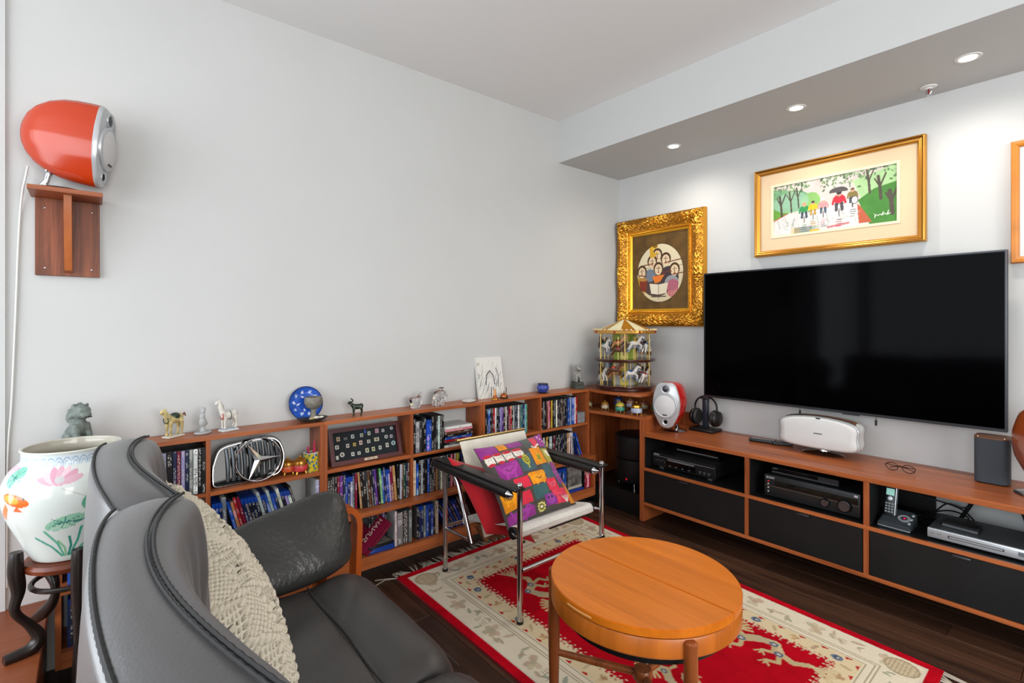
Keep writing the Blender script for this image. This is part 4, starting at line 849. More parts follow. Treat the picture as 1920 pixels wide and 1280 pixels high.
for i in range(3): obj('knob', MB().tube([(x0+.345+.028*i, y0+.002, z0+.026), (x0+.345+.028*i, y0-.010, z0+.026)], .009, 16), mat('button_steel'), t)
for i in range(4): obj('indicator', MB().box(x0+.125+.045*i, x0+.14+.045*i, y0-.0022, y0-.001, z0+.016, z0+.020), PRG, t)
for x in (x0+.05, x1-.05):
    for y in (y0+.035, -.11): obj('foot', MB().lathe([(.020, 0), (.021, .006), (.018, .010), (.018, .015)], (x, y, .3535), 18), mat('foot_silver', '9b9da0', .25, .8), t)
t = thing('media_box', 'slim black media box lying on top of the disc player', 'media box', (.83, -.2, .452))
obj('case', MB().box(.70, 1.0, -.30, -.10, .4525, .497, b=.004), GLOSSB, t); obj('front_strip', MB().box(.71, .99, -.302, -.299, .470, .476), PRG, t)
t = thing('receiver', 'large black audio receiver with two round knobs in middle bay', 'receiver', (1.55, -.25, .353))
x0, x1, y0, z0, z1 = 1.322, 1.772, -.42, .363, .477
obj('cabinet', MB().box(x0+.004, x1-.004, y0+.012, -.06, z0+.002, z1, b=.002), ANT, t); fp = obj('front_panel', MB().box(x0, x1, y0, y0+.014, z0, z1, b=.003, seg=2), mat('receiver_front', '232527', .38, .3), t)
obj('display_window', MB().box(x0+.055, x1-.01, y0-.0015, y0+.001, z1-.052, z1-.026), GLOSSB, t); obj('trim_line', MB().box(x0+.005, x1-.005, y0-.001, y0+.001, z1-.060, z1-.058), mat('trim_gold', '8a7a55', .3, .7), t)
printed('lettering', 'SONY', .017, (x0+.010, y0-.0016, z1-.020), t)
for i, (px_, r_) in enumerate([(.300, .020), (.385, .030)]):
    kb = obj('knob', MB().tube([(x0+px_, y0+.002, z0+.038+.006*i), (x0+px_, y0-.004, z0+.038+.006*i), (x0+px_, y0-.016, z0+.038+.006*i), (x0+px_, y0-.018, z0+.038+.006*i)], [r_*1.08, r_, r_*.96, r_*.85], 28), mat('knob_black', '1a1b1d', .25, .6), t)
    obj('knob_face', MB().tube([(x0+px_, y0-.0178, z0+.038+.006*i), (x0+px_, y0-.0186, z0+.038+.006*i)], r_*.8, 28), mat('spun_metal', '6a6c6e', .28, .9), kb)
for i in range(3): obj('button', MB().tube([(x0+.022, y0+.002, z0+.025+.02*i), (x0+.022, y0-.002, z0+.025+.02*i)], .0045, 10), mat('button_pale', 'a9acae', .4), t)
obj('power_light', MB().box(x0+.018, x0+.027, y0-.002, y0, z1-.036, z1-.033), mat('red_led', 'b02020', .4, emit='ff2010', estr=1), t); obj('label_chip', MB().box(x1-.026, x1-.010, y0-.0012, y0, z1-.018, z1-.008), PRN, t)
for x in (x0+.05, x1-.05):
    for y in (y0+.05, -.12): obj('foot', MB().cyl((x, y, .3535), .018, .010, 14), RUBBER, t)
t = thing('bluray_player', 'flat black video player lying on top of the receiver', 'video player', (1.50, -.25, .478))
x0, x1, y0, z0, z1 = 1.345, 1.672, -.385, .4825, .516
obj('case', MB().box(x0, x1, y0, -.14, z0, z1, b=.003), mat('satin_black', '121213', .22), t); obj('drawer', MB().box(x0+.01, x1-.10, y0-.002, y0+.002, z0+.012, z1-.004), GLOSSB, t); obj('lower_strip', MB().box(x0+.004, x1-.004, y0-.0018, y0+.001, z0+.002, z0+.009), mat('strip_grey', '4a4d50', .3, .5), t); obj('side_panel', MB().box(x1-.095, x1-.003, y0-.0022, y0+.001, z0+.010, z1-.003), mat('strip_dark', '1f2123', .4), t)
printed('lettering', 'SONY', .009, (x0+.010, y0-.0025, z0+.022), t, PRG)
for i, x in enumerate((x0+.03, x1-.03)): obj('foot', MB().cyl((x, y0+.04, .4775), .010, .0052, 12), RUBBER, t); obj('foot', MB().cyl((x, -.17, .4775), .010, .0052, 12), RUBBER, t)
t = thing('answering_machine', 'dark grey telephone answering base with round dial in third bay', 'telephone base', (1.905, -.365, .3535), -.05)
def wedge(x, y, z): return z
bm_ = MB().prism([(-.062, .0), (.062, .0), (.062, .055), (-.062, .055)], 0, 1)
mb = MB(); A0 = [(-.062, -.062, .0), (.062, -.062, .0), (.062, .062, .0), (-.062, .062, .0), (-.062, -.062, .024), (.062, -.062, .024), (.058, .058, .066), (-.058, .058, .066)]
mb.add(A0, [(0, 3, 2, 1), (4, 5, 6, 7), (0, 1, 5, 4), (1, 2, 6, 5), (2, 3, 7, 6), (3, 0, 4, 7)]); bm = bmesh.new(); vs = [bm.verts.new(v) for v in mb.v]; [bm.faces.new([vs[i] for i in f]) for f in mb.f]; bmesh.ops.bevel(bm, geom=bm.edges[:], offset=.006, segments=2, affect='EDGES')
obj('base', MB().bm(bm), mat('phone_grey', '3d4449', .3, .2), t, w=False); obj('base_trim', MB().box(-.0625, .0625, -.0635, -.055, .004, .010, b=.002), mat('trim_silver', 'b5bbc0', .25, .7), t, w=False)
TL_ = math.atan2(.042, .12)
m = MB(); m.M = Matrix.Translation((.026, -.005, .0445)) @ Matrix.Rotation(TL_, 4, 'X'); m.lathe([(.012, .001), (.024, .003), (.024, .0), ], (0, 0, 0), 28); obj('dial_ring', m, mat('dial_silver', 'c3c8cc', .3, .5), t, w=False)
m = MB(); m.M = Matrix.Translation((.026, -.005, .0445)) @ Matrix.Rotation(TL_, 4, 'X'); m.lathe([(0, .003), (.012, .003), (.0125, 0)], (0, 0, 0), 20); obj('dial', m, mat('dial_dark', '2a2f33', .3), t, w=False)
m = MB(); m.M = Matrix.Translation((.028, -.008, .047)) @ Matrix.Rotation(TL_, 4, 'X'); m.lathe([(0, .002), (.005, .001)], (0, 0, 0), 14); obj('message_light', m, mat('pink_light', 'd0205a', .3, emit='e0205a', estr=1.2), t, w=False)
for i in range(3): m = MB(); m.M = Matrix.Translation((.052, .028-.03*i, .055-.011*i)) @ Matrix.Rotation(TL_, 4, 'X'); m.box(-.005, .005, -.006, .006, 0, .004, b=.001); obj('key', m, mat('key_pale', 'aeb6ba', .4), t, w=False)
t = thing('cordless_phone', 'black cordless handset with green screen standing in its base', 'telephone', (1.873, -.362, .39), -.05)
Mh = Matrix.Rotation(math.radians(-14), 4, 'X'); m = MB(); m.M = Mh; m.box(-.022, .022, -.014, .014, .0, .150, b=.007, seg=3); obj('handset', m, mat('handset_black', '15181a', .3), t, w=False)
m = MB(); m.M = Mh; m.box(.0205, .0235, -.015, .010, .01, .148, b=.001); obj('side_trim', m, mat('trim_silver'), t, w=False)
m = MB(); m.M = Mh; m.box(-.016, .016, -.0155, -.0135, .098, .128); obj('screen', m, mat('phone_screen', '7fb3a8', .3, emit='8fc9bb', estr=.5), t, w=False)
m = MB(); m.M = Mh @ Matrix.Translation((0, -.0145, .082)) @ Matrix.Rotation(PI/2, 4, 'X'); m.lathe([(.006, 0), (.0065, .0025), (.010, .002), (.0105, 0)], (0, 0, 0), 20); obj('navigation_ring', m, mat('trim_silver'), t, w=False)
for i in range(4):
    for j in range(3): m = MB(); m.M = Mh; m.box(-.017+j*.012, -.008+j*.012, -.0165, -.0138, .018+i*.0125, .026+i*.0125, b=.001); obj('key', m, mat('key_grey', '7c8488', .4), t, w=False)
text('lettering', 'Bell', .011, None, None, PRN, t, M=Mh @ Matrix.Translation((-.009, -.0146, .134)) @ Matrix.Rotation(PI/2, 4, 'X'))
t = thing('silver_player', 'slim silver fronted disc player at right of third bay', 'disc player', (2.23, -.29, .3535))
x0, x1, y0, z0, z1 = 2.024, 2.455, -.425, .3625, .404
obj('cabinet', MB().box(x0+.003, x1-.003, y0+.012, -.17, z0, z1, b=.002), mat('player_top', '4c4f52', .4, .4), t); obj('front_panel', MB().box(x0, x1, y0, y0+.014, z0, z1, b=.004, seg=2), mat('player_silver', 'b9bec2', .3, .5), t)
obj('disc_slot', MB().box(x0+.07, x0+.245, y0-.002, y0+.002, z0+.015, z0+.026, b=.004, seg=2), mat('slot_dark', '35383b', .3), t); obj('disc_tray', MB().box(x0+.074, x0+.241, y0-.003, y0, z0+.0175, z0+.0235, b=.002), mat('player_silver'), t)
obj('display', MB().box(x0+.285, x0+.36, y0-.0015, y0+.001, z0+.014, z0+.030), mat('display_grey', '5f676b', .3), t)
for i in range(2): obj('button', MB().box(x0+.012+.022*i, x0+.027+.022*i, y0-.002, y0+.001, z0+.020, z0+.025, b=.001), mat('key_grey'), t)
for i in range(2): obj('button', MB().tube([(x0+.378+.02*i, y0+.002, z0+.022), (x0+.378+.02*i, y0-.002, z0+.022)], .003, 10), mat('slot_dark'), t)
for x in (x0+.05, x1-.05):
    for y in (y0+.05, -.21): obj('foot', MB().cyl((x, y, .3535), .014, .0095, 12), RUBBER, t)
t = thing('adapter_box', 'small black streaming box standing on the silver disc player', 'adapter', (2.125, -.33, .404))
m = MB(); m.M = Matrix.Translation((2.125, -.335, .4045)) @ Matrix.Rotation(-.10, 4, 'Z'); m.box(-.062, .062, -.03, .03, 0, .024, b=.003); obj('case', m, mat('adapter_black', '121315', .35), t)
m = MB(); m.M = Matrix.Translation((2.125, -.335, .4045)) @ Matrix.Rotation(-.10, 4, 'Z'); m.box(-.058, .06, -.0315, -.0295, .002, .012); obj('front_strip', m, mat('adapter_grey', '54595c', .35), t)
t = thing('console_bracket', 'black splayed steel legs bracing the console top against wall', 'bracket', (2.20, -.05, .355))
obj('brace', MB().tube([(2.17, -.05, .554), (2.075, -.05, .3555)], .009, 8), MATTEB, t); obj('brace', MB().tube([(2.255, -.03, .554), (2.315, -.03, .3555)], .007, 8), MATTEB, t)
cbs = [[(1.95, -.30, .372), (2.0, -.2, .40), (2.04, -.12, .44), (2.10, -.09, .43), (2.16, -.10, .50), (2.18, -.10, .550)], [(1.93, -.2, .36), (1.98, -.14, .385), (2.05, -.10, .405), (2.12, -.16, .41), (2.13, -.26, .415)], [(1.9, -.1, .45), (1.98, -.09, .44), (2.08, -.08, .42), (2.15, -.2, .41)], [(1.86, -.15, .36), (1.95, -.20, .379), (2.0, -.12, .36), (1.93, -.08, .372), (1.88, -.16, .367), (1.97, -.24, .36)], [(2.30, -.1, .36), (2.36, -.12, .40), (2.44, -.09, .39), (2.5, -.14, .36)]]
for i, c in enumerate(cbs):
    solo('cable', MB().tube([tuple(p) for p in crs(c, 36, closed=False)], .0035 if i < 3 else .003, 8), mat('cable_black', '0f0f10', .45), ['black cable looping up to underside of console top', 'black cable plugged into the small streaming box', 'black cable running along the back of third bay', 'tangle of thin black cable behind the telephone base', 'black cable lying behind the silver disc player'][i], 'cable', group='black cables in the third bay')
# ---------------------------------------------------------------- subwoofer in the corner recess
t = thing('speaker_plinth', 'low black box under the subwoofer in the corner recess', 'box', (.275, -.24, 0))
obj('body', MB().box(.03, .535, -.435, -.02, .001, .150, b=.002), mat('plinth_black', '0c0c0d', .45), t); obj('top', MB().box(.028, .537, -.438, -.02, .150, .153), mat('plinth_top', '111112', .3), t)
t = thing('subwoofer', 'black cylindrical two part subwoofer on the low black box', 'subwoofer', (.35, -.24, .153))
SUBM = mat('sub_black', '141416', .38, spec=.4); c_ = (.35, -.24, 0); r_ = .155
obj('lower_drum', MB().lathe([(.14, .185), (r_-.004, .187), (r_, .193), (r_, .335), (r_-.006, .341), (.14, .342)], c_, 48), SUBM, t)
obj('upper_drum', MB().lathe([(.14, .349), (r_-.004, .35), (r_, .356), (r_, .497), (r_-.008, .506), (.0, .508)], c_, 48), SUBM, t)
obj('neck', MB().cyl((c_[0], c_[1], .34), .12, .012, 32), MATTEB, t)
for a in (.4, 2.0, 3.6, 5.2): obj('leg', MB().tube([(c_[0]+.13*math.cos(a), c_[1]+.13*math.sin(a), .19), (c_[0]+.13*math.cos(a), c_[1]+.13*math.sin(a), .1535)], .006, 10), CHROME, t)
an = math.atan2(-1, .55); obj('badge', MB().ell((c_[0]+r_*math.cos(an-.35), c_[1]+r_*math.sin(an-.35), .215), (.008, .006, .008), 10, 6), mat('red_badge', 'c01020', .3, emit='d01020', estr=.4), t)
# ---------------------------------------------------------------- pictures on the television wall
def frame(name, x0, x1, z0, z1, wl, prof, m, parent, relief=None, nt=14, na=60, ybase=-.003, amp=.012, colr=None):
    # mitred moulding: prof(t) is how far it stands off the wall from outer edge (t=0) to inner edge (t=1)
    O = [(x0, z0), (x1, z0), (x1, z1), (x0, z1)]; I = [(x0+wl, z0+wl), (x1-wl, z0+wl), (x1-wl, z1-wl), (x0+wl, z1-wl)]
    Vs = []; Fs = []; Cs = []; n0 = 0
    for k in range(4):
        a = np.linspace(0, 1, na)[:, None, None]; t_ = np.linspace(0, 1, nt)[None, :, None]
        o = np.array(O[k])*(1-a)+np.array(O[(k+1) % 4])*a; i = np.array(I[k])*(1-a)+np.array(I[(k+1) % 4])*a; p = o*(1-t_)+i*t_
        d = np.array([prof(q) for q in np.linspace(0, 1, nt)])[None, :]*np.ones((na, 1)); L = math.dist(O[k], O[(k+1) % 4])
        rl = relief(np.linspace(0, 1, na)[:, None]*L, np.linspace(0, 1, nt)[None, :]*wl*np.ones((na, 1)), L) if relief else np.zeros((na, nt))
        y = ybase-d-amp*rl; y[:, 0] = -.002
        Vs.append(np.stack([p[..., 0], y, p[..., 1]], -1).reshape(-1, 3)); Fs.append(gridF(na, nt)[:, ::-1]+n0); n0 += na*nt
        Cs.append(colr(rl, np.linspace(0, 1, nt)[None, :]*np.ones((na, 1))).reshape(-1, 3) if colr else np.ones((na*nt, 3)))
    return nmesh(name, np.concatenate(Vs), np.concatenate(Fs), np.concatenate(Cs), m, parent, ang=50)
def ip(P): xs, ys = zip(*P); return lambda q: float(np.interp(q, xs, ys))
# ornate gilt frame with a round painting of a wind band
t = thing('framed_painting', 'ornate carved gilt frame with a round painting of musicians', 'picture', (.38, -.01, 1.27))
gx0, gx1, gz0, gz1 = .012, .755, 1.273, 2.100
def carve(a, t_, L):
    w = .062*0+np.clip(1-np.abs(t_-.052)/.048, 0, 1)**.5; dc = np.minimum(a, L-a); dm = np.abs(a-L/2)
    dens = np.clip(np.exp(-(dc/.14)**2)+np.exp(-(dm/.12)**2), .0, 1); th = a*62+14*np.sin(a*21)
    sc = np.sin(th+t_*150)*np.cos(t_*120-a*38)+.7*np.sin(a*140+np.sin(t_*200)*2)
    bead = np.clip(1-np.abs(t_-.112)/.006, 0, 1)*(.25+.25*np.sin(a*420))
    return w*dens*(.55+.6*np.clip(sc, -1, 1))+bead
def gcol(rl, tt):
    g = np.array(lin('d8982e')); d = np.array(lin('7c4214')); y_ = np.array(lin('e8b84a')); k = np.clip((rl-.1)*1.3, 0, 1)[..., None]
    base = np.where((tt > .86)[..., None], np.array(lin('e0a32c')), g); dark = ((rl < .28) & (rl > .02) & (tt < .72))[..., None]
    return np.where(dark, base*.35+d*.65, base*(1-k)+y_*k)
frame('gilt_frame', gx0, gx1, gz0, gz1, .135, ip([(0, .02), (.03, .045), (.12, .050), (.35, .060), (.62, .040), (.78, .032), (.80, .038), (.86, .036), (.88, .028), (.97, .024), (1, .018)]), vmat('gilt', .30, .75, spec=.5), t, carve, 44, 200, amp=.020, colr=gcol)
pc2 = Cv(240, 300, .50, .60, '5c431c'); mo = pc2.mottle(1, 26, 6); pc2.a *= (1+.55*mo)[..., None]; pc2.a = np.clip(pc2.a, .005, 1)
cx, cy, R_ = .255, .315, .205
disc = pc2.mell(cx, cy, R_*1.0, R_*1.12); pc2.put(disc, 'cbbd9c'); pc2.put(disc & (pc2.y < .30), 'd2c6a6'); pc2.put(disc & (np.abs(pc2.y-.27+.02*(pc2.x-.25)) < .0015), '6d6248')
def pput(k, c): pc2.put(k & disc, c)
pput(pc2.mell(.10, .40, .05, .09), 'b08a2a')
for i in range(6): pput((np.abs((pc2.y-.44)+(pc2.x-.1)*.6-i*.024) < .006) & pc2.mell(.14, .47, .09, .07), 'd9cb9a')
pput(pc2.mell(.23, .40, .13, .10), '4b3b38'); pput(pc2.mell(.33, .36, .09, .09), '3c3034'); pput(pc2.mell(.17, .33, .05, .05), '6a7685'); pput(pc2.mell(.36, .40, .06, .06), '8c8f92')
for i in range(7): pput((np.abs(pc2.x-.33-.013*i) < .0045) & pc2.mell(.37, .44, .06, .07), 'b23a5a')
pput(pc2.mpoly([(.07, .36), (.145, .36), (.135, .46), (.08, .455)]), '7c2f1a'); pput(pc2.mell(.107, .362, .038, .012), 'a9793c')
pput(pc2.mpoly([(.19, .34), (.30, .33), (.26, .385), (.215, .395)]), 'd8742a')
for x, y in ((.235, .175), (.19, .225), (.31, .215), (.245, .285), (.095, .30), (.385, .30)):
    pput(pc2.mell(x, y-.006, .044, .050), '4a3018'); pput(pc2.mell(x, y+.004, .032, .042), 'd9c2a0'); pput((np.abs(pc2.x-x) < .003) & pc2.mell(x, y, .01, .026), '6b4a30')
    pput(pc2.mell(x-.012, y-.008, .006, .003), '2a1c12'); pput(pc2.mell(x+.012, y-.008, .006, .003), '2a1c12'); pput(pc2.mell(x, y+.026, .009, .004), '9c4a38')
for x0_, y0_, x1_, y1_ in ((.10, .248, .20, .238), (.30, .240, .44, .222), (.27, .315, .36, .308), (.37, .335, .46, .325), (.07, .325, .14, .335)): pc2.line([(x0_, y0_), (x1_, y1_)], .008, '6a3320')
pput(pc2.mpoly([(.17, .19), (.165, .09), (.20, .10), (.205, .16), (.25, .14), (.21, .19)]), 'c99a22'); pput(pc2.mell(.205, .095, .036, .030), 'd9ab2c'); pput(pc2.mell(.215, .098, .022, .018), '7c5a12')
pc2.poly([(.165, .395), (.245, .405), (.245, .485), (.18, .475)], 'ddd2bb'); pc2.poly([(.247, .405), (.33, .395), (.315, .475), (.247, .485)], 'd6cab1'); pc2.line([(.246, .40), (.246, .52)], .004, '5c4630'); pc2.line([(.18, .50), (.31, .50)], .008, '4a4038')
ring = pc2.mell(cx, cy, R_*1.01, R_*1.13) & ~pc2.mell(cx, cy, R_*.985, R_*1.105); pc2.put(ring, '463211')
pc2.panel('canvas', (gx0+.13, -.020, gz1-.13), (gx1-gx0-.26, 0, 0), (0, 0, -(gz1-gz0-.26)), vmat('oil_canvas', .45, bump=.15, bscale=120, spec=.4), t)
# cyclists in the rain
t = thing('framed_painting', 'wide gold framed painting of cyclists riding in rain above television', 'picture', (1.516, -.01, 1.713))
x0, x1, z0, z1 = 1.089, 1.944, 1.713, 2.255
frame('gold_frame', x0, x1, z0, z1, .036, ip([(0, .022), (.08, .034), (.3, .036), (.36, .031), (.62, .027), (.68, .030), (.85, .026), (1, .018)]), vmat('gold_leaf', .28, .8), t, None, 16, 8, colr=lambda r, q: np.where((np.abs(q-.36) < .05)[..., None], np.array(lin('7a4a18')), np.array(lin('cf9440')))*np.ones(3))
bp = MB(); mx0, mx1, mz0, mz1 = 1.186, 1.836, 1.822, 2.150
for a in ((x0+.03, mx0, z0+.03, z1-.03), (mx1, x1-.03, z0+.03, z1-.03), (mx0, mx1, z0+.03, mz0), (mx0, mx1, mz1, z1-.03)): bp.box(a[0], a[1], -.016, -.012, a[2], a[3])
obj('mount', bp, mat('peach_mount', 'd9bd9b', .85), t)
sl = MB(); w_ = .014
for a in ((mx0, mx0+w_, mz0, mz1), (mx1-w_, mx1, mz0, mz1), (mx0+w_, mx1-w_, mz0, mz0+w_), (mx0+w_, mx1-w_, mz1-w_, mz1)): sl.box(a[0], a[1], -.019, -.010, a[2], a[3])
obj('inner_slip', sl, mat('cream_slip', 'd8d0b4', .6), t)
pw, ph = .622, .300; cy_ = Cv(330, 160, pw, ph, 'c9c2bd'); mo = cy_.mottle(1, 16, 9); r3 = random.Random(21)
cy_.rect(0, 0, pw, .17, 'c3b9b3'); cy_.poly([(0, .02), (.16, .05), (.22, .09), (.24, .15), (.18, .19), (0, .20)], '6d9a72'); cy_.poly([(0, .14), (.14, .155), (.13, .19), (0, .21)], '5e8f34')
cy_.ell(.21, .12, .05, .05, '7fae62'); cy_.ell(.10, .11, .10, .06, '8db59a', 0, .7); cy_.poly([(.42, .05), (.62, 0), (.62, .17), (.46, .15)], '9dbf8a'); cy_.poly([(.445, .16), (.52, .11), (.62, .09), (.62, .30), (.50, .30)], '3f7a2e')
cy_.poly([(.44, .175), (.455, .19), (.51, .285), (.45, .285)], 'b0583a'); cy_.poly([(0, .205), (.10, .17), (.17, .165), (.15, .20), (.05, .24), (0, .25)], 'cfc9c4'); cy_.line([(0, .21), (.08, .175)], .006, 'b0583a')
cy_.poly([(.16, .17), (.44, .15), (.45, .30), (0, .30), (0, .24)], 'd3cdca')
for i in range(70): x = r3.uniform(0, .44); cy_.line([(x, r3.uniform(.2, .29)), (x+r3.uniform(.005, .02), r3.uniform(.2, .29))], .003, r3.choice(['bfb9b8', 'a9b3b0', 'dedad8', '6f8a78']), .7)
for x, b, h in ((.05, .185, .012), (.105, .17, .009), (.145, .15, .008), (.50, .13, .012), (.55, .17, .014), (.60, .255, .020)):
    cy_.line([(x, b), (x-.004, b-.06), (x-.012, b-.12)], h, '4a4238'); cy_.line([(x-.002, b-.07), (x+.022, b-.13)], h*.6, '4a4238'); cy_.line([(x-.003, b-.06), (x-.028, b-.11)], h*.5, '4a4238')
for i in range(150):
    x = r3.choice([r3.uniform(0, .2), r3.uniform(.36, .62), r3.uniform(.26, .42)]); y = abs(r3.gauss(0, .03)); cy_.ell(x, y, r3.uniform(.004, .010), r3.uniform(.003, .007), r3.choice(['4e6a44', '6f8f5c', '3f5a3c', '8aa878', '5c7a58']), r3.random()*3, .9)
for x, y, s, top, leg_, cap in ((.175, .155, 1., '2f8a4c', '3c4a58', 'c98a6a'), (.222, .150, .9, 'd9b01c', 'b08a3a', '4a3a30'), (.275, .145, .95, 'd98a8a', '4a5a6a', 'e0dcd8'), (.355, .130, 1.2, 'b82234', '4c4a50', '2a2426'), (.420, .115, .9, '7a6a38', '3f4f5c', '6a4a38')):
    cy_.line([(x-.010*s, y+.02), (x-.012*s, y+.055*s)], .013*s, leg_); cy_.line([(x+.010*s, y+.02), (x+.012*s, y+.055*s)], .013*s, leg_); cy_.ell(x, y+.005, .024*s, .020*s, top)
    cy_.line([(x-.02*s, y), (x-.026*s, y+.025*s)], .010*s, top); cy_.line([(x+.02*s, y), (x+.026*s, y+.025*s)], .010*s, top); cy_.ell(x, y-.018*s, .010*s, .012*s, 'c99a80'); cy_.ell(x, y-.024*s, .011*s, .008*s, cap)
    cy_.line([(x, y+.05*s), (x, y+.085*s)], .0045, '2c2828'); cy_.line([(x-.02*s, y+.028*s), (x+.02*s, y+.028*s)], .003, '2c2828')
    for k in range(4): cy_.line([(x-.012+r3.uniform(-.006, .006), y+.10*s+k*.012), (x+.012+r3.uniform(-.006, .006), y+.10*s+k*.012)], .006, r3.choice([top, '4a4444', leg_]), .7)
k = cy_.mell(.352, .092, .046, .024) & (cy_.y < .098); cy_.put(k, '4a4446'); cy_.line([(.352, .09), (.352, .12)], .003, '2c2828'); cy_.ell(.43, .155, .018, .022, '3a3a3c'); cy_.ell(.43, .155, .014, .018, 'd3cdca')
for i in range(10): cy_.rect(r3.uniform(.10, .28), .27+r3.uniform(-.01, .01), r3.uniform(.12, .3), .30, r3.choice(['3f6a54', '2c4a40', 'c9a41c', '9aa8a0']), .5)
cy_.line([(.30, .285), (.40, .275)], .012, 'b8505a', .8); cy_.rect(.205, .285, .255, .297, 'd0b022', .9)
P = [(.520, .245), (.525, .255), (.522, .268), (.530, .252), (.538, .258), (.546, .252), (.552, .258), (.562, .240), (.556, .258), (.568, .250), (.576, .258), (.584, .236), (.580, .258), (.592, .252)]; cy_.line(P, .0028, 'd9dcd0')
cy_.a *= (1+.18*mo)[..., None]; cy_.a = np.clip(cy_.a, 0, 1)
cy_.panel('canvas', (mx0+.012, -.013, mz1-.012), (mx1-mx0-.024, 0, 0), (0, 0, -(mz1-mz0-.024)), vmat('gouache', .5, bump=.1, bscale=150), t)
obj('backing', MB().box(x0+.01, x1-.01, -.010, -.002, z0+.01, z1-.01), mat('frame_backing', '5c4630', .8), t)
# frame cut off by the right edge
t = thing('framed_painting', 'orange wood framed picture with white mount, cut by right edge', 'picture', (2.5, -.01, 1.572))
x0, x1, z0, z1 = 2.246, 2.70, 1.572, 2.129
frame('wood_frame', x0, x1, z0, z1, .030, ip([(0, .018), (.15, .026), (.5, .024), (.8, .020), (1, .014)]), mat('honey_wood', 'bd7424', .35, noise=.2, nscale=9), t, None, 12, 8)
obj('mount', MB().box(x0+.025, x1-.025, -.012, -.006, z0+.025, z1-.025), mat('white_mount', 'd9d9d6', .8), t); obj('print', MB().box(x0+.055, x1-.06, -.0135, -.011, z0+.075, z1-.20), mat('pale_print', 'eef0f2', .5, noise=.03), t)
# ---------------------------------------------------------------- carousel
CX, CYY, CZ = .308, -.33, .8327
t = thing('toy_carousel', 'two tier toy carousel with gold striped roof in the corner', 'carousel', (CX, CYY, CZ))
MAH = mat('mahogany', '3a1712', .25, coat=.3)
obj('base', MB().lathe([(.0, 0), (.185, 0), (.19, .006), (.19, .018), (.204, .022), (.207, .030), (.200, .036), (0, .036)], (CX, CYY, CZ), 48), MAH, t)
obj('upper_deck', MB().lathe([(0, .198), (.196, .198), (.212, .204), (.214, .212), (.207, .218), (0, .218)], (CX, CYY, CZ), 48), MAH, t)
ST = [mat('roof_gold', 'c08a2a', .3, .6), mat('roof_cream', 'd9d2ac', .5)]; rf = MB(); n = 12
for k in range(n):
    for j in range(4):
        a0, a1 = 2*PI*(k+j/4)/n, 2*PI*(k+(j+1)/4)/n; rf.add([(CX+.205*math.cos(a0), CYY+.205*math.sin(a0), CZ+.415), (CX+.205*math.cos(a1), CYY+.205*math.sin(a1), CZ+.415), (CX+.02*math.cos(a1), CYY+.02*math.sin(a1), CZ+.490), (CX+.02*math.cos(a0), CYY+.02*math.sin(a0), CZ+.490)], [(0, 1, 2, 3)], k % 2)
obj('roof', rf, ST, t, ang=20)
obj('roof_underside', MB().lathe([(0, .400), (.205, .400), (.205, .402), (0, .403)], (CX, CYY, CZ), 40), ST[1], t)
obj('rim_band', MB().lathe([(.206, .395), (.216, .395), (.219, .400), (.216, .412), (.212, .418), (.205, .418), (.206, .395)], (CX, CYY, CZ), 60), mat('rim_gold', 'c9974a', .3, .7), t)
sc_ = MB()
for k in range(44): a = 2*PI*k/44; sc_.ell((CX+.217*math.cos(a), CYY+.217*math.sin(a), CZ+.421), (.009, .009, .008), 6, 4)
obj('rim_scallops', sc_, mat('rim_cream', 'd3c092', .4, .3), t, kind='stuff')
for k in range(8): a = 2*PI*k/8+.35; obj('rim_jewel', MB().ell((CX+.219*math.cos(a), CYY+.219*math.sin(a), CZ+.407), (.007, .007, .008), 8, 5), mat('jewel_red', '8a0f12', .15), t)
obj('finial', MB().lathe([(.022, .488), (.012, .496), (.006, .500), (.010, .507), (.004, .516), (0, .530)], (CX, CYY, CZ), 14), mat('rim_gold'), t)
PN = [mat('panel_%d' % i, c, .4) for i, c in enumerate(('b9a83a', '8a9a3c', '7a3a1c', 'a9a6a0', 'c2b45a', '8f9498'))]
for zz, hh in ((.036, .162), (.218, .178)):
    for k in range(10):
        a0, a1 = 2*PI*k/10, 2*PI*(k+1)/10; r0 = .085; obj('centre_panel', MB().add([(CX+r*math.cos(a), CYY+r*math.sin(a), CZ+zz+h) for r in (r0, r0-.006) for a, h in ((a0, 0), (a1, 0), (a1, hh), (a0, hh))], [(0, 1, 2, 3), (7, 6, 5, 4), (0, 4, 5, 1), (1, 5, 6, 2), (2, 6, 7, 3), (3, 7, 4, 0)]), PN[(k*3+int(zz*20)) % 6], t)
    for k in range(6): a = 2*PI*k/6+.15; obj('column', MB().cyl((CX+.190*math.cos(a), CYY+.190*math.sin(a), CZ+zz), .0042, hh, 10), mat('brass_column', 'c9ae6a', .3, .7), t)
hm = MB()                                  # one little galloping horse, facing +x
hm.ell((0, 0, .040), (.026, .011, .013), 10, 7, 0).tube([(.018, 0, .046), (.028, 0, .062), (.034, 0, .070)], [.009, .0065, .005], 8, 0).ell((.041, 0, .067), (.011, .0045, .0055), 8, 5, 0, (0, .5, 0))
hm.tube([(-.025, 0, .045), (-.036, 0, .042), (-.040, 0, .028)], [.003, .0045, .002], 6, 2).tube([(.017, 0, .060), (.024, 0, .072), (.033, 0, .077)], [.003, .0045, .002], 6, 2)
for s in (-1, 1):
    hm.tube([(.019, s*.006, .036), (.032, s*.007, .026), (.028, s*.007, .012)], [.0055, .0036, .003], 6, 0); hm.tube([(-.019, s*.006, .036), (-.026, s*.007, .022), (-.036, s*.007, .010)], [.0065, .004, .003], 6, 0)
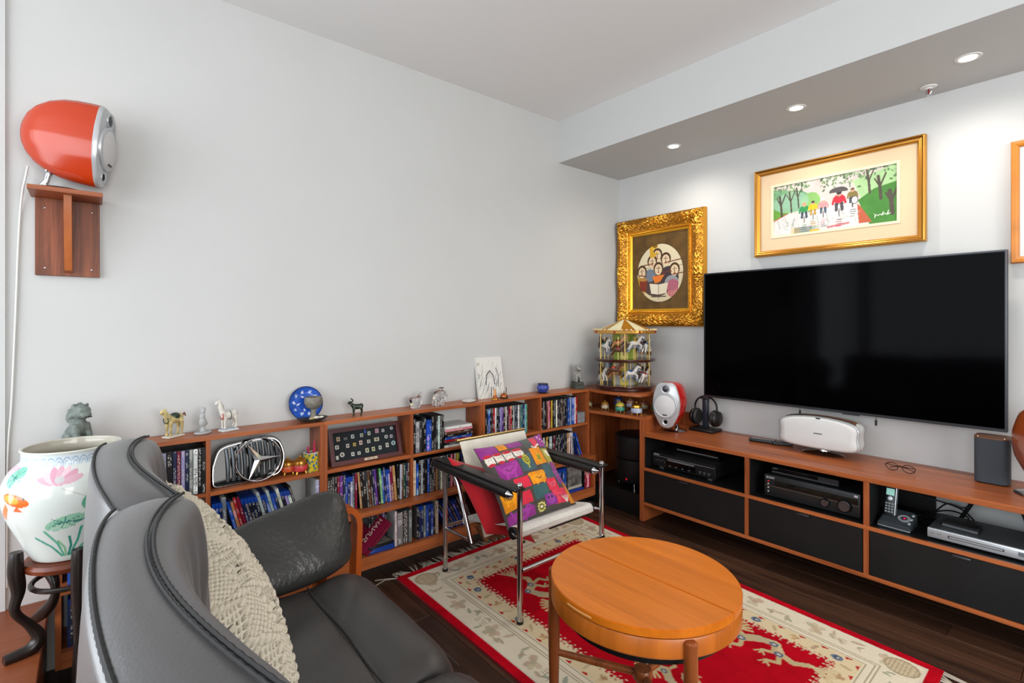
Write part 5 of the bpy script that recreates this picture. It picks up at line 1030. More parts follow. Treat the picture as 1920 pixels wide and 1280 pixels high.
hm.ell((0, 0, .048), (.012, .0118, .008), 8, 5, 1).tube([(.036, .0, .075), (.037, 0, .079)], [.0025, .0005], 5, 0)
HC = ['c9c5bd', '9aa6b8', '8a4a2c', 'd9d4c8', '5a3a2a', 'c08a5a', 'b9bcc2', 'c9662a']; SCL_ = ['8a1c1c', '3a5a8a', 'b08a2a', '2c6a5a', 'c04a3a']; HR = ['3a2a22', '6a6a6e', '9a8a6a']
hmat = [mat('horse_%d' % i, c, .35) for i, c in enumerate(HC)]; smat = [mat('saddle_%d' % i, c, .4) for i, c in enumerate(SCL_)]; rmat = [mat('mane_%d' % i, c, .5) for i, c in enumerate(HR)]
h0 = None; q = 0
for zz in (.036, .218):
    for rad, nn, ph in ((.165, 9, 0.), (.120, 7, .3)):
        for k in range(nn):
            a = 2*PI*k/nn+ph+zz; up = .012+.022*((k*7+q) % 3); x, y = CX+rad*math.cos(a), CYY+rad*math.sin(a)
            if h0 is None: h = h0 = obj('carousel_horse', hm, [hmat[0], smat[0], rmat[0]], t, w=False)
            else: h = h0.copy(); COL.objects.link(h)
            h.location = (rad*math.cos(a), rad*math.sin(a), zz+up); h.rotation_euler = (0, 0, a+PI/2); h.scale = (1.45, 1.45, 1.45)
            for sl_, mm in zip(h.material_slots, (hmat[(k*3+q) % 8], smat[(k+q) % 5], rmat[(k+q) % 3])): sl_.link = 'OBJECT'; sl_.material = mm
            obj('horse_pole', MB().cyl((x, y, CZ+zz), .0019, .155, 6), mat('brass_column'), t); q += 1
# ---------------------------------------------------------------- music boxes under the carousel
def trinket(x, y, z, c1, c2, lid, label, cat, group, s=1., square=False, rz=0.):
    t = thing('trinket_box', label, cat, (x, y, z), rz, group); r = .026*s; M1, M2 = mat('enamel_'+c1, c1, .3, noise=.5, nscale=110), mat('enamel_'+c2, c2, .3, noise=.5, nscale=130)
    n = 4 if square else 20
    obj('body', MB().lathe([(r*.8, .008*s), (r*1.05, .012*s), (r*1.1, .022*s), (r, .034*s)], (0, 0, 0), n), M1, t, w=False)
    obj('band', MB().lathe([(r*1.0, .034*s), (r*1.08, .035*s), (r*1.08, .038*s), (r*.98, .039*s)], (0, 0, 0), n), GOLD, t, w=False)
    obj('lid', MB().lathe([(r, .039*s), (r*.95, .047*s), (r*.6, .056*s), (.002, .059*s)], (0, 0, 0), n), lid if lid else M2, t, w=False)
    obj('knob', MB().ell((0, 0, .062*s), .005*s, 8, 5), GOLD, t, w=False)
    for k in range(4): a = PI/4+PI/2*k; obj('foot', MB().tube([(r*.75*math.cos(a), r*.75*math.sin(a), .010*s), (r*.95*math.cos(a), r*.95*math.sin(a), 0)], [.004*s, .003*s], 8), GOLD, t, w=False)
    return t
MG = 'trinket boxes under the carousel'
for x, y, c1, c2, ld, lb, s in ((.065, -.44, 'a9a68a', '6a4a22', None, 'pale enamelled trinket box nearest the bookcase, under the carousel', 1.0), (.215, -.43, 'b9aa92', '9a6a2a', None, 'brown and white trinket box, second from the bookcase under carousel', 1.0),
    (.352, -.435, '3a8a74', 'c9b84a', None, 'tall green and white trinket box with yellow lid under carousel', 1.2), (.478, -.42, 'a9b3c9', 'c99a2a', GOLD, 'wide blue and white trinket box with gold lid under carousel', 1.35),
    (.20, -.26, '2c3f7a', '2c3f7a', None, 'dark blue trinket box in the back row under carousel', 1.25), (.30, -.25, 'a9aac2', 'b07a6a', None, 'lilac trinket box in the back row under carousel', 1.15), (.40, -.23, 'b0a68a', '9a5a4a', None, 'cream trinket box in the back row under carousel', 1.1), (.50, -.22, '3a6a4a', '2c4a3a', None, 'dark green trinket box in the back row at right end', 1.3)):
    trinket(x, y, .6822, c1, c2, ld, lb, 'trinket box', MG, s)
# ---------------------------------------------------------------- ornaments along the top of the bookcases
ZT = .8316
def rem(o, vox):                           # melt the joined forms of a figure into one skin
    m = o.modifiers.new('skin', 'REMESH'); m.mode = 'VOXEL'; m.voxel_size = vox; m.use_smooth_shade = True
    s = o.modifiers.new('soft', 'SMOOTH'); s.factor = .5; s.iterations = 3
    return o
def lion(loc, rz, m, label, s=1., basem=None, bh=.02, bw=.036):
    t = thing('guardian_lion', label, 'figurine', loc, rz); b = MB()
    z0 = bh
    b.ell((-.012*s, 0, z0+.030*s), (.027*s, .022*s, .030*s), 14, 9).ell((.004*s, 0, z0+.058*s), (.021*s, .020*s, .030*s), 14, 9, 0, (0, -.25, 0))
    b.ell((.016*s, 0, z0+.098*s), (.023*s, .022*s, .021*s), 14, 9).ell((.034*s, 0, z0+.090*s), (.013*s, .014*s, .010*s), 12, 8).ell((.030*s, 0, z0+.106*s), (.010*s, .016*s, .006*s), 10, 6)
    for k in range(9): a = 2*PI*k/9; b.ell((.004*s, .022*s*math.cos(a), z0+.095*s+.022*s*math.sin(a)), (.009*s, .008*s, .008*s), 8, 5)
    for k in range(5): b.ell((-.012*s, (k-2)*.008*s, z0+.088*s-abs(k-2)*.003*s), (.008*s, .006*s, .016*s), 8, 5)
    for q in (-1, 1):
        b.tube([(.010*s, q*.014*s, z0+.062*s), (.022*s, q*.016*s, z0+.030*s), (.024*s, q*.016*s, z0+.006*s)], [.012*s, .009*s, .0085*s], 10).ell((.029*s, q*.016*s, z0+.005*s), (.012*s, .009*s, .007*s), 8, 6)
        b.ell((-.010*s, q*.021*s, z0+.022*s), (.020*s, .009*s, .020*s), 10, 7, 0, (0, .3, 0)).ell((.006*s, q*.022*s, z0+.005*s), (.015*s, .008*s, .006*s), 8, 6)
        b.ell((.012*s, q*.019*s, z0+.115*s), (.005*s, .004*s, .007*s), 6, 5)
    b.tube([(-.034*s, 0, z0+.008*s), (-.044*s, .004*s, z0+.02*s), (-.040*s, .002*s, z0+.042*s)], [.008*s, .010*s, .004*s], 8)
    rem(obj('body', b, m, t, w=False), .0028*s)
    obj('mouth', MB().box(.036*s, .0478*s, -.008*s, .008*s, z0+.083*s, z0+.086*s, b=.001), mat('stone_dark', '1c1e1c', .9), t, w=False)
    p = MB().box(-.046*s, .046*s, -bw*s, bw*s, 0, bh*.55, b=.002).box(-.043*s, .043*s, -bw*.92*s, bw*.92*s, bh*.55, bh+.001, b=.002)
    obj('plinth', p, basem or m, t, w=False); return t
lion((.078, -3.293, ZT), math.radians(35), mat('green_grey_stone', '6f7873', .8, noise=.3, nscale=60, bump=.4, bscale=160), 'grey green stone guardian lion on bookcase behind the porcelain vase', 1.28, mat('dark_green_stone', '353d3a', .7, noise=.3, nscale=50), .014)
lion((.080, -.575, ZT), math.radians(-25), mat('pale_grey_stone', '8d8d86', .85, noise=.35, nscale=60, bump=.4, bscale=160), 'pale stone lion on a tall carved base next to carousel', 1.0, mat('mossy_stone', '45483f', .9, noise=.4, nscale=50, bump=.5, bscale=120), .050, .034)
def steed(b, s, z0, neck=1., head=0., leg=1.):   # a standing horse facing +x
    L = .040*s*leg
    b.ell((0, 0, z0+L+.016*s), (.030*s, .0145*s, .0165*s), 14, 9).ell((.020*s, 0, z0+L+.018*s), (.014*s, .0135*s, .017*s), 12, 8).ell((-.022*s, 0, z0+L+.019*s), (.014*s, .0135*s, .016*s), 12, 8)
    b.tube([(.024*s, 0, z0+L+.024*s), (.034*s, 0, z0+L+.040*s*neck), (.038*s, 0, z0+L+.054*s*neck)], [.0125*s, .0095*s, .008*s], 12).ell((.046*s, 0, z0+L+(.054*neck-.002)*s), (.013*s, .0062*s, .0072*s), 10, 7, 0, (0, .45+head, 0))
    for q in (-1, 1):
        b.tube([(.020*s, q*.009*s, z0+L+.008*s), (.021*s, q*.009*s, z0+L*.5), (.020*s, q*.009*s, z0+.006*s)], [.0078*s, .0045*s, .0042*s], 8).ell((.0215*s, q*.009*s, z0+.004*s), (.0065*s, .0052*s, .005*s), 8, 5)
        b.tube([(-.022*s, q*.009*s, z0+L+.010*s), (-.026*s, q*.009*s, z0+L*.55), (-.023*s, q*.009*s, z0+.006*s)], [.009*s, .0048*s, .0042*s], 8).ell((-.0215*s, q*.009*s, z0+.004*s), (.0065*s, .0052*s, .005*s), 8, 5)
        b.tube([(.036*s, q*.004*s, z0+L+(.054*neck+.006)*s), (.035*s, q*.005*s, z0+L+(.054*neck+.014)*s)], [.0026*s, .0006*s], 6)
    return L
t = thing('tang_horse', 'cream glazed horse figurine with dark green saddle on white base', 'figurine', (.070, -2.991, ZT), math.radians(-55)); b = MB(); L = steed(b, 1.12, .006, .92, .25, 1.12)
rem(obj('body', b, mat('cream_glaze', 'bfae7a', .25, noise=.35, nscale=45), t, w=False), .0026)
obj('saddle', MB().ell((-.004, 0, .006+L+.028), (.021, .0185, .016), 14, 8), mat('green_glaze', '2c3a2a', .25), t, w=False); obj('tail', MB().tube([(-.036, 0, .082), (-.048, 0, .090), (-.054, 0, .078)], [.004, .005, .002], 8), mat('brown_glaze', '7a4a36', .3), t, w=False)
obj('collar', MB().tube([(.036+.002*math.cos(a), .0155*math.cos(a), .072+.012*math.sin(a)) for a in np.linspace(0, 2*PI, 17)[:-1]], .002, 6, closed=True), mat('green_glaze'), t, w=False); obj('base', MB().box(-.036, .040, -.019, .019, 0, .007, b=.002), mat('white_glaze', 'd6d3c8', .3), t, w=False)
FROST = mat('frosted_glass', 'c9cdcd', .55, trans=.35, ior=1.3)
t = thing('frosted_figurine', 'frosted glass bust on an oval foot between two horse figurines', 'figurine', (.072, -2.889, ZT), math.radians(-45)); b = MB()
b.tube([(0, 0, .008), (0, 0, .028)], [.014, .009], 12).ell((0, 0, .048), (.019, .014, .022), 14, 9).ell((.003, 0, .072), (.012, .011, .014), 12, 8).ell((0, 0, .094), (.010, .011, .014), 12, 8).ell((.009, 0, .093), (.004, .003, .004), 8, 5).ell((-.006, 0, .103), (.008, .009, .008), 8, 6).ell((-.016, 0, .040), (.009, .01, .010), 8, 6)
rem(obj('bust', b, FROST, t, w=False), .0024); obj('foot', MB().lathe([(.002, 0), (.036, .001), (.038, .004), (.034, .008), (.010, .010)], (0, 0, 0), 32, sy=.8), FROST, t, w=False)
t = thing('delft_horse', 'white painted pottery horse with red bridle on a tile base', 'figurine', (.072, -2.790, ZT), math.radians(-70)); b = MB(); L = steed(b, 1.08, .010, 1.35, .1, .92)
rem(obj('body', b, mat('tin_glaze', 'd3d0c8', .22, noise=.14, nscale=60), t, w=False), .0026)
obj('bridle', MB().tube([(.031+.003*math.cos(a), .0158*math.cos(a), .066+.014*math.sin(a)) for a in np.linspace(0, 2*PI, 17)[:-1]], .0022, 6, closed=True), mat('red_glaze', 'a33a22', .3), t, w=False); obj('mane', MB().tube([(.022, 0, .092), (.030, 0, .112), (.038, 0, .120)], [.003, .005, .003], 8), mat('black_glaze', '2a2422', .3), t, w=False)
obj('girth', MB().tube([(-.002, .0165*math.cos(a), .066+.0185*math.sin(a)) for a in np.linspace(0, 2*PI, 17)[:-1]], .0016, 6, closed=True), mat('green_glaze'), t, w=False); obj('base', MB().box(-.032, .036, -.020, .020, 0, .008, b=.002), mat('blue_white_glaze', 'b9c6d6', .25, noise=.2, nscale=30), t, w=False); obj('base_edge', MB().box(-.034, .038, -.022, .022, 0, .004, b=.001), mat('white_glaze'), t, w=False)
# blue plate, goblet and dish
Pc = Cv(120, 120, 2, 2, '2c55b0'); Pc.put(Pc.mell(1, 1, .6), '2450b0'); mo = Pc.mottle(1, 22, 2)
def sprig(x, y, a, s=.13):
    for k in (-.9, -.3, .3, .9): Pc.ell(x+s*.6*math.cos(a+k), y+s*.6*math.sin(a+k), s*.5, s*.17, 'd3dcf0', a+k)
for k in range(10): a = 2*PI*k/10; sprig(1+.74*math.cos(a), 1+.74*math.sin(a), a+2.2, .14)
for k in range(5): a = 2*PI*k/5+.4; sprig(1+.40*math.cos(a), 1+.40*math.sin(a), a+1.2, .12)
Pc.a *= (1+.3*mo)[..., None]
R0 = .079; nr, na = 24, 64; Vp = []; Cp = []
tilt = math.radians(12); cz = ZT+.081
for i in range(nr):
    r = i/(nr-1)
    for j in range(na):
        a = 2*PI*j/na; u_, v_ = r*math.cos(a), r*math.sin(a); d = .010*max(0, (r-.62)/.38)**1.2
        Vp.append((.030-math.sin(tilt)*v_*R0+math.cos(tilt)*d, -2.452+u_*R0, cz+math.cos(tilt)*v_*R0+math.sin(tilt)*d)); Cp.append(Pc.a[int(np.clip((1-v_)*59.5, 0, 119)), int(np.clip((1+u_)*59.5, 0, 119))])
t = thing('decorative_plate', 'round blue plate with white leaf sprigs leaning on the wall', 'plate', (.03, -2.452, ZT))
Fp = [(i*na+j, (i+1)*na+j, (i+1)*na+(j+1) % na, i*na+(j+1) % na) for i in range(nr-1) for j in range(na)]
nmesh('face', np.array(Vp), Fp, np.array(Cp), vmat('plate_glaze', .15, coat=.3), t)
obj('rim', MB().tube([(.030-math.sin(tilt)*math.sin(a)*R0+.010, -2.452+math.cos(a)*R0, cz+math.cos(tilt)*math.sin(a)*R0) for a in np.linspace(0, 2*PI, 65)[:-1]], .0022, 6, closed=True), mat('rim_blue', '1c2c66', .2), t)
obj('back', MB().grid(lambda u, v: (.0275-math.sin(tilt)*math.sin(2*PI*u)*R0*v*.97, -2.452+math.cos(2*PI*u)*R0*v*.97, cz+math.cos(tilt)*math.sin(2*PI*u)*R0*v*.97), 48, 4, cu=True), mat('rim_blue'), t)
t = thing('shallow_dish', 'dark pewter dish at the foot of the blue plate', 'dish', (.098, -2.440, ZT)); obj('dish', MB().lathe([(.022, 0), (.034, .002), (.055, .009), (.066, .017), (.068, .018), (.052, .012), (.03, .006), (0, .005)], (0, 0, 0), 40, sx=.82, sy=1.05), mat('pewter', '4a4a46', .45, .5, noise=.3, nscale=40), t, w=False); obj('foot_ring', MB().lathe([(.020, .0), (.024, .0), (.024, .003), (.020, .003)], (0, 0, 0), 24), mat('pewter'), t, w=False)
for i, (dx, dy, r, c, lb) in enumerate([(.018, .012, .011, 'c9c6b8', 'pale polished stone lying in the dark dish'), (.012, .036, .009, 'd3d0c4', 'small white stone at edge of the dark dish'), (.024, -.010, .008, 'b9a46a', 'small yellow brown stone in the dark dish')]):
    solo('polished_stone', MB().ell((.098+dx, -2.440+dy, ZT+.012+r*.6), (r*.8, r*1.5, r*.7), 12, 8), mat('stone_'+c, c, .3, noise=.2, nscale=60), lb, 'stone', (.098+dx, -2.440+dy, ZT+.012), 'stones in the dish')
GS = mat('grey_goblet', '77736a', .75, noise=.3, nscale=50, bump=.3, bscale=140)
t = thing('stone_goblet', 'grey stone goblet standing in front of the blue plate', 'goblet', (.086, -2.432, ZT+.006)); obj('bowl', MB().lathe([(.0, .050), (.014, .050), (.032, .060), (.041, .078), (.042, .098), (.038, .108), (.034, .108), (.037, .096), (.03, .07), (0, .062)], (0, 0, 0), 32), GS, t, w=False); obj('stem', MB().lathe([(.022, 0), (.020, .006), (.013, .02), (.012, .04), (.015, .052)], (0, 0, 0), 24), GS, t, w=False)
t = thing('ram_figurine', 'small dark green ram figurine on the middle bookcase', 'figurine', (.080, -2.211, ZT), math.radians(-105)); b = MB(); steed(b, .86, .0, .80, .1, .86)
GRN = mat('dark_jade', '1f2c1f', .25, noise=.4, nscale=50); rem(obj('body', b, GRN, t, w=False), .0024)
for q in (-1, 1): obj('horn', MB().tube([(.032-.010*math.sin(a), q*.008, .076+.008*math.cos(a)) for a in np.linspace(0, 4.4, 14)], [.003-.0018*k/13 for k in range(14)], 8), GRN, t, w=False)
GLS = mat('crystal', 'ffffff', .02, trans=1, ior=1.5)
t = thing('glass_bird', 'clear glass bird paperweight on the middle bookcase', 'figurine', (.080, -1.878, ZT), math.radians(95)); b = MB(); b.lathe([(.020, 0), (.027, .010), (.033, .030), (.036, .052), (.030, .060), (.0, .062)], (0, 0, 0), 24, sx=1.15, sy=.7).tube([(.022, 0, .056), (.030, 0, .068), (.034, 0, .076)], [.014, .010, .008], 12).ell((.035, 0, .079), (.009, .008, .008), 12, 8).tube([(.042, 0, .078), (.051, 0, .076)], [.004, .001], 8)
rem(obj('body', b, GLS, t, w=False), .0028)
t = thing('glass_elephant', 'clear cut glass elephant beside the glass bird', 'figurine', (.082, -1.728, ZT), math.radians(95)); b = MB(); b.ell((-.008, 0, .056), (.034, .024, .034), 16, 10).ell((.026, 0, .066), (.021, .019, .024), 14, 9).tube([(.042, 0, .064), (.052, 0, .044), (.052, 0, .020), (.058, 0, .012)], [.010, .008, .006, .004], 10)
for x in (-.026, .014):
    for q in (-1, 1): b.tube([(x, q*.014, .040), (x, q*.014, 0)], [.012, .011], 10)
for q in (-1, 1): b.ell((.016, q*.021, .070), (.013, .004, .019), 10, 7)
rem(obj('body', b, GLS, t, w=False), .003)
for q in (-1, 1): obj('tusk', MB().tube([(.042, q*.009, .056), (.056, q*.010, .046)], [.0025, .001], 8), GLS, t, w=False)
obj('ear_shadow', MB().ell((.016, 0, .098), (.02, .012, .004), 10, 6), mat('shade_crystal', '6a5a52', .05, trans=.6), t, w=False)  # dark translucent piece stands in for the shade at the ears
t = thing('white_dish', 'small flat white oval dish on the middle bookcase', 'dish', (.098, -1.531, ZT)); obj('dish', MB().lathe([(.026, 0), (.038, .003), (.046, .009), (.047, .012), (.043, .012), (.030, .008), (0, .007)], (0, 0, 0), 36, sx=.78), mat('white_porcelain', 'd6d3cc', .25), t, w=False)
# canvas sketch: plain loose strokes only
cv = Cv(110, 140, .20, .255, 'd6d5d0'); r4 = random.Random(4)
for i in range(70): x, y = r4.uniform(.01, .19), r4.uniform(.02, .24); l = r4.uniform(.01, .05); cv.line([(x, y), (x-l*.25, y+l*.6), (x-l*.5, y+l)], r4.choice([.0016, .002, .0028]), r4.choice(['8a8f92', '6d7276', 'a9a99a', '9aa0a3', 'b9ae8e', '3a3a3c']))
cv.line([(.06, .17), (.075, .11), (.10, .085), (.125, .12), (.13, .17)], .006, '2c2c2e'); cv.line([(.15, .07), (.165, .12), (.155, .19)], .005, '3c3c3e'); cv.line([(.10, .19), (.095, .245)], .006, '6a4a36'); cv.line([(.115, .19), (.125, .24)], .005, '55504a'); cv.line([(.03, .22), (.06, .15)], .003, '4a6a78'); cv.line([(.05, .23), (.09, .16)], .003, '6a8088')
t = thing('sketch_canvas', 'small white canvas with loose ink strokes leaning on the wall', 'picture', (.04, -1.322, ZT))
T0 = np.array((.052, -1.4225, ZT+.0)); U0 = np.array((0, .201, 0)); V0 = np.array((-.044, 0, .253)); n0 = np.array((.985, 0, .17))
cv.panel('painted_face', T0+V0+n0*.0015, U0, -V0, vmat('canvas_paint', .75, bump=.1, bscale=400), t)
b = MB(); q = [T0, T0+U0, T0+U0+V0, T0+V0]; b.add([tuple(p) for p in q]+[tuple(p-n0*.015) for p in q], [(0, 1, 2, 3), (7, 6, 5, 4), (0, 4, 5, 1), (1, 5, 6, 2), (2, 6, 7, 3), (3, 7, 4, 0)]); obj('stretcher', b, mat('canvas_edge', 'd3d2cd', .8), t)
COP = mat('copper', 'b0663a', .2, .9)
t = thing('copper_cone', 'small copper cone ornament standing in front of the canvas', 'ornament', (.118, -1.352, ZT)); obj('body', MB().lathe([(.022, 0), (.021, .006), (.012, .018), (.008, .03), (.006, .055), (.004, .064), (0, .066)], (0, 0, 0), 20), COP, t, w=False); obj('base_ring', MB().lathe([(.024, 0), (.025, .002), (.024, .005), (.022, .005)], (0, 0, 0), 20), GOLD, t, w=False)
t = thing('copper_bell', 'small copper domed bell on a dark stand beside the canvas', 'ornament', (.110, -1.275, ZT)); obj('stand', MB().lathe([(.027, 0), (.028, .004), (.022, .010), (0, .010)], (0, 0, 0), 24), mat('dark_stand', '2a1610', .3), t, w=False); obj('dome', MB().lathe([(.024, .011), (.023, .018), (.016, .028), (.004, .034), (.0, .035)], (0, 0, 0), 24), COP, t, w=False); obj('handle', MB().tube([(0, 0, .034), (0, 0, .046)], [.002, .003], 8), COP, t, w=False); obj('striker', MB().tube([(-.004, .020, .012), (-.004, .022, .066)], .0022, 8), mat('dark_stand'), t, w=False)
t = thing('blue_white_pot', 'small blue and white porcelain pot on a dark saucer', 'pot', (.085, -.918, ZT)); bw = mat('blue_white_porcelain', '3a4a9a', .15, noise=.75, nscale=85, coat=.3)
obj('saucer', MB().lathe([(.02, 0), (.042, .006), (.044, .008), (.02, .004)], (0, 0, 0), 28), mat('navy_glaze', '1c2644', .2), t, w=False); obj('body', MB().lathe([(.022, .004), (.034, .014), (.042, .034), (.038, .050), (.034, .056), (.030, .056), (.034, .046), (.03, .02), (0, .01)], (0, 0, 0), 32), bw, t, w=False); obj('rim', MB().lathe([(.034, .054), (.037, .060), (.034, .063), (.030, .060)], (0, 0, 0), 32), mat('navy_glaze'), t, w=False)
# ---------------------------------------------------------------- things on the upper shelves
ZS = .5986
GR = [(-2.855, .684), (-2.852, .693), (-2.842, .725), (-2.829, .75), (-2.806, .762), (-2.783, .767), (-2.73, .773), (-2.661, .778), (-2.635, .777), (-2.609, .770), (-2.588, .752), (-2.576, .723), (-2.571, .685), (-2.579, .648), (-2.593, .624), (-2.62, .612), (-2.71, .604), (-2.806, .603), (-2.850, .606), (-2.857, .632)]
t = thing('car_grille', 'black oval car grille with chrome rim and slats', 'car grille', (.10, -2.72, ZS))
G3 = crs([(0, a, b) for a, b in GR], 90); lean = lambda x, y, z: (x-(z-.60)*.16, y, z)
obj('rim', MB().tube([lean(.112, p[1], p[2]) for p in G3], .0035, 8, closed=True), CHROME, t)
obj('housing', MB().prism([(p[1], p[2]) for p in G3], .098, .074, lambda a, b, h: lean(h, a, b)), GLOSSB, t)
obj('outer_band', MB().tube([lean(.106, -2.714+(p[1]+2.714)*1.012, .690+(p[2]-.690)*1.03+.002) for p in G3], .0045, 8, closed=True), mat('gloss_black'), t)
for k in range(10):
    y = -2.80+k*.0225; zs = [p[2] for p in G3 if abs(p[1]-y) < .010]; z0, z1 = min(zs)+.012, max(zs)-.012
    m = MB(); P = [lean(.105+.006*math.sin(PI*w), y+.0035*math.sin(PI*w)-.004*(w-.5), z0+(z1-z0)*w) for w in np.linspace(0, 1, 9)]; V = []
    for p in P: V += [(p[0], p[1]-.007, p[2]), (p[0]+.003, p[1], p[2]), (p[0], p[1]+.006, p[2]), (p[0]-.006, p[1]+.006, p[2]), (p[0]-.006, p[1]-.007, p[2])]
    m.add(V, [(i*5+j, i*5+(j+1) % 5, (i+1)*5+(j+1) % 5, (i+1)*5+j) for i in range(8) for j in range(5)]); obj('slat', m, mat('slat_grey', '5c6064', .25, .6), t)
t = thing('star_emblem', 'large chrome three pointed star in a ring before the grille', 'emblem', (.135, -2.683, ZS))
sc0 = np.array((.135, -2.683, .6955)); SR = .0925; ll = lambda y, z, d=0.: (.137+d-(z-.60)*.10, y, z)
obj('ring', MB().tube([ll(sc0[1]+SR*math.cos(a), sc0[2]+.0015+SR*math.sin(a)) for a in np.linspace(0, 2*PI, 73)[:-1]], .0042, 10, closed=True), CHROME, t)
for a in (math.radians(122), math.radians(2), math.radians(242)):
    d = np.array((math.cos(a), math.sin(a))); q = np.array((-d[1], d[0])); c2 = sc0[1:]; w = .0155
    P0 = c2-d*.012; tip = c2+d*SR*.985; e1, e2 = c2+q*w*1.0+d*.007, c2-q*w*1.0+d*.007
    obj('point', MB().add([ll(*c2, .011), ll(*e1, .001), ll(*tip, .002), ll(*e2, .001), ll(*c2, -.004)], [(0, 1, 2), (0, 2, 3), (4, 2, 1), (4, 3, 2), (0, 4, 1), (0, 3, 4)]), CHROME, t, ang=5)
trinket(.085, -2.550, ZS+.0002, 'b9502a', 'b98a3a', mat('lid_amber', 'a9722c', .2, .6), 'red and gold trinket box next to the chrome star', 'trinket box', 'trinket boxes beside the star', 1.15)
trinket(.112, -2.502, ZS+.0002, 'b93a3a', 'c9a04a', mat('lid_amber'), 'rounder red and blue trinket box beside the pen tin', 'trinket box', 'trinket boxes beside the star', 1.25)
t = thing('pen_tin', 'square yellow and blue patterned tin holding pink pens', 'pen holder', (.110, -2.452, ZS), .25); m = MB(); h = .024
for a in ((-h, h, -h, -h+.002), (-h, h, h-.002, h), (-h, -h+.002, -h, h), (h-.002, h, -h, h)): m.box(a[0], a[1], a[2], a[3], .002, .088)
m.box(-h, h, -h, h, .0, .004); tinm = mat('tin_print', 'b9b23a', .35)
nt = tinm.node_tree; vo = nt.nodes.new('ShaderNodeTexVoronoi'); vo.inputs['Scale'].default_value = 95; tcn = nt.nodes.new('ShaderNodeTexCoord'); nt.links.new(tcn.outputs['Object'], vo.inputs['Vector']); rp = nt.nodes.new('ShaderNodeValToRGB'); rp.color_ramp.interpolation = 'CONSTANT'
while len(rp.color_ramp.elements) < 5: rp.color_ramp.elements.new(.5)
for e_, p_, c_ in zip(rp.color_ramp.elements, (0, .3, .5, .66, .8), ('c9b422', '3a6a9a', 'c9c9b0', '6a8a4a', 'd3c23a')): e_.position = p_; e_.color = (*lin(c_), 1)
sx_ = nt.nodes.new('ShaderNodeSeparateColor'); nt.links.new(vo.outputs['Color'], sx_.inputs[0]); nt.links.new(sx_.outputs[0], rp.inputs[0]); nt.links.new(rp.outputs[0], nt.nodes['Principled BSDF'].inputs['Base Color'])
obj('tin', m, tinm, t, w=False); m = MB()
m.tube([(-h, -h, .088), (h, -h, .088), (h, h, .088), (-h, h, .088)], .002, 6, closed=True); obj('rim', m, mat('white_glaze'), t, w=False)
PNK = mat('pink_pen', 'b0104a', .3)
for i, (dx, dy, H, tx) in enumerate([(.006, .010, .142, .004), (-.002, -.002, .118, -.010), (.010, .002, .112, .012)]):
    solo('pen', MB().tube([(.110+dx*.5, -2.452+dy*.5, ZS+.005), (.110+dx+tx*.3, -2.452+dy+tx, ZS+H-.01), (.110+dx+tx*.3, -2.452+dy+tx, ZS+H)], [.0045, .0045, .003], 10), PNK, ['tallest pink pen standing in the patterned tin', 'short pink pen leaning in patterned tin, nearest side', 'short pink pen leaning in patterned tin, bookcase side'][i], 'pen', (.110, -2.452, ZS+.005), 'pink pens')
# framed coin display
t = thing('coin_display', 'dark red framed display of stamps and coins on black', 'framed display', (.10, -2.165, ZS))
fy0, fy1, H = -2.357, -1.977, .176; lx = lambda v, d=0.: (.118-.052*v+d*.96, ZS+.0008+H*v*.985+d*.28)   # v up the leaning face
def bar(y0, y1, v0, v1, d0, d1):
    P = [(lx(v0, d0), y0), (lx(v0, d0), y1), (lx(v1, d0), y1), (lx(v1, d0), y0), (lx(v0, d1), y0), (lx(v0, d1), y1), (lx(v1, d1), y1), (lx(v1, d1), y0)]
    return MB().add([(p[0], y, p[1]) for p, y in P], [(0, 3, 2, 1), (4, 5, 6, 7), (0, 1, 5, 4), (1, 2, 6, 5), (2, 3, 7, 6), (3, 0, 4, 7)])
OX = mat('oxblood_wood', '4a1418', .3, coat=.2, noise=.15, nscale=15); fw_ = .020; fv = fw_/H
for a in ((fy0, fy1, 0, fv), (fy0, fy1, 1-fv, 1), (fy0, fy0+fw_, fv, 1-fv), (fy1-fw_, fy1, fv, 1-fv)): obj('frame_rail', bar(a[0], a[1], a[2], a[3], -.022, .004), OX, t)
obj('backing_cloth', bar(fy0+fw_, fy1-fw_, fv, 1-fv, -.02, -.012), mat('black_velvet', '1d2226', .95), t)
W_ = fy1-fy0-2*fw_
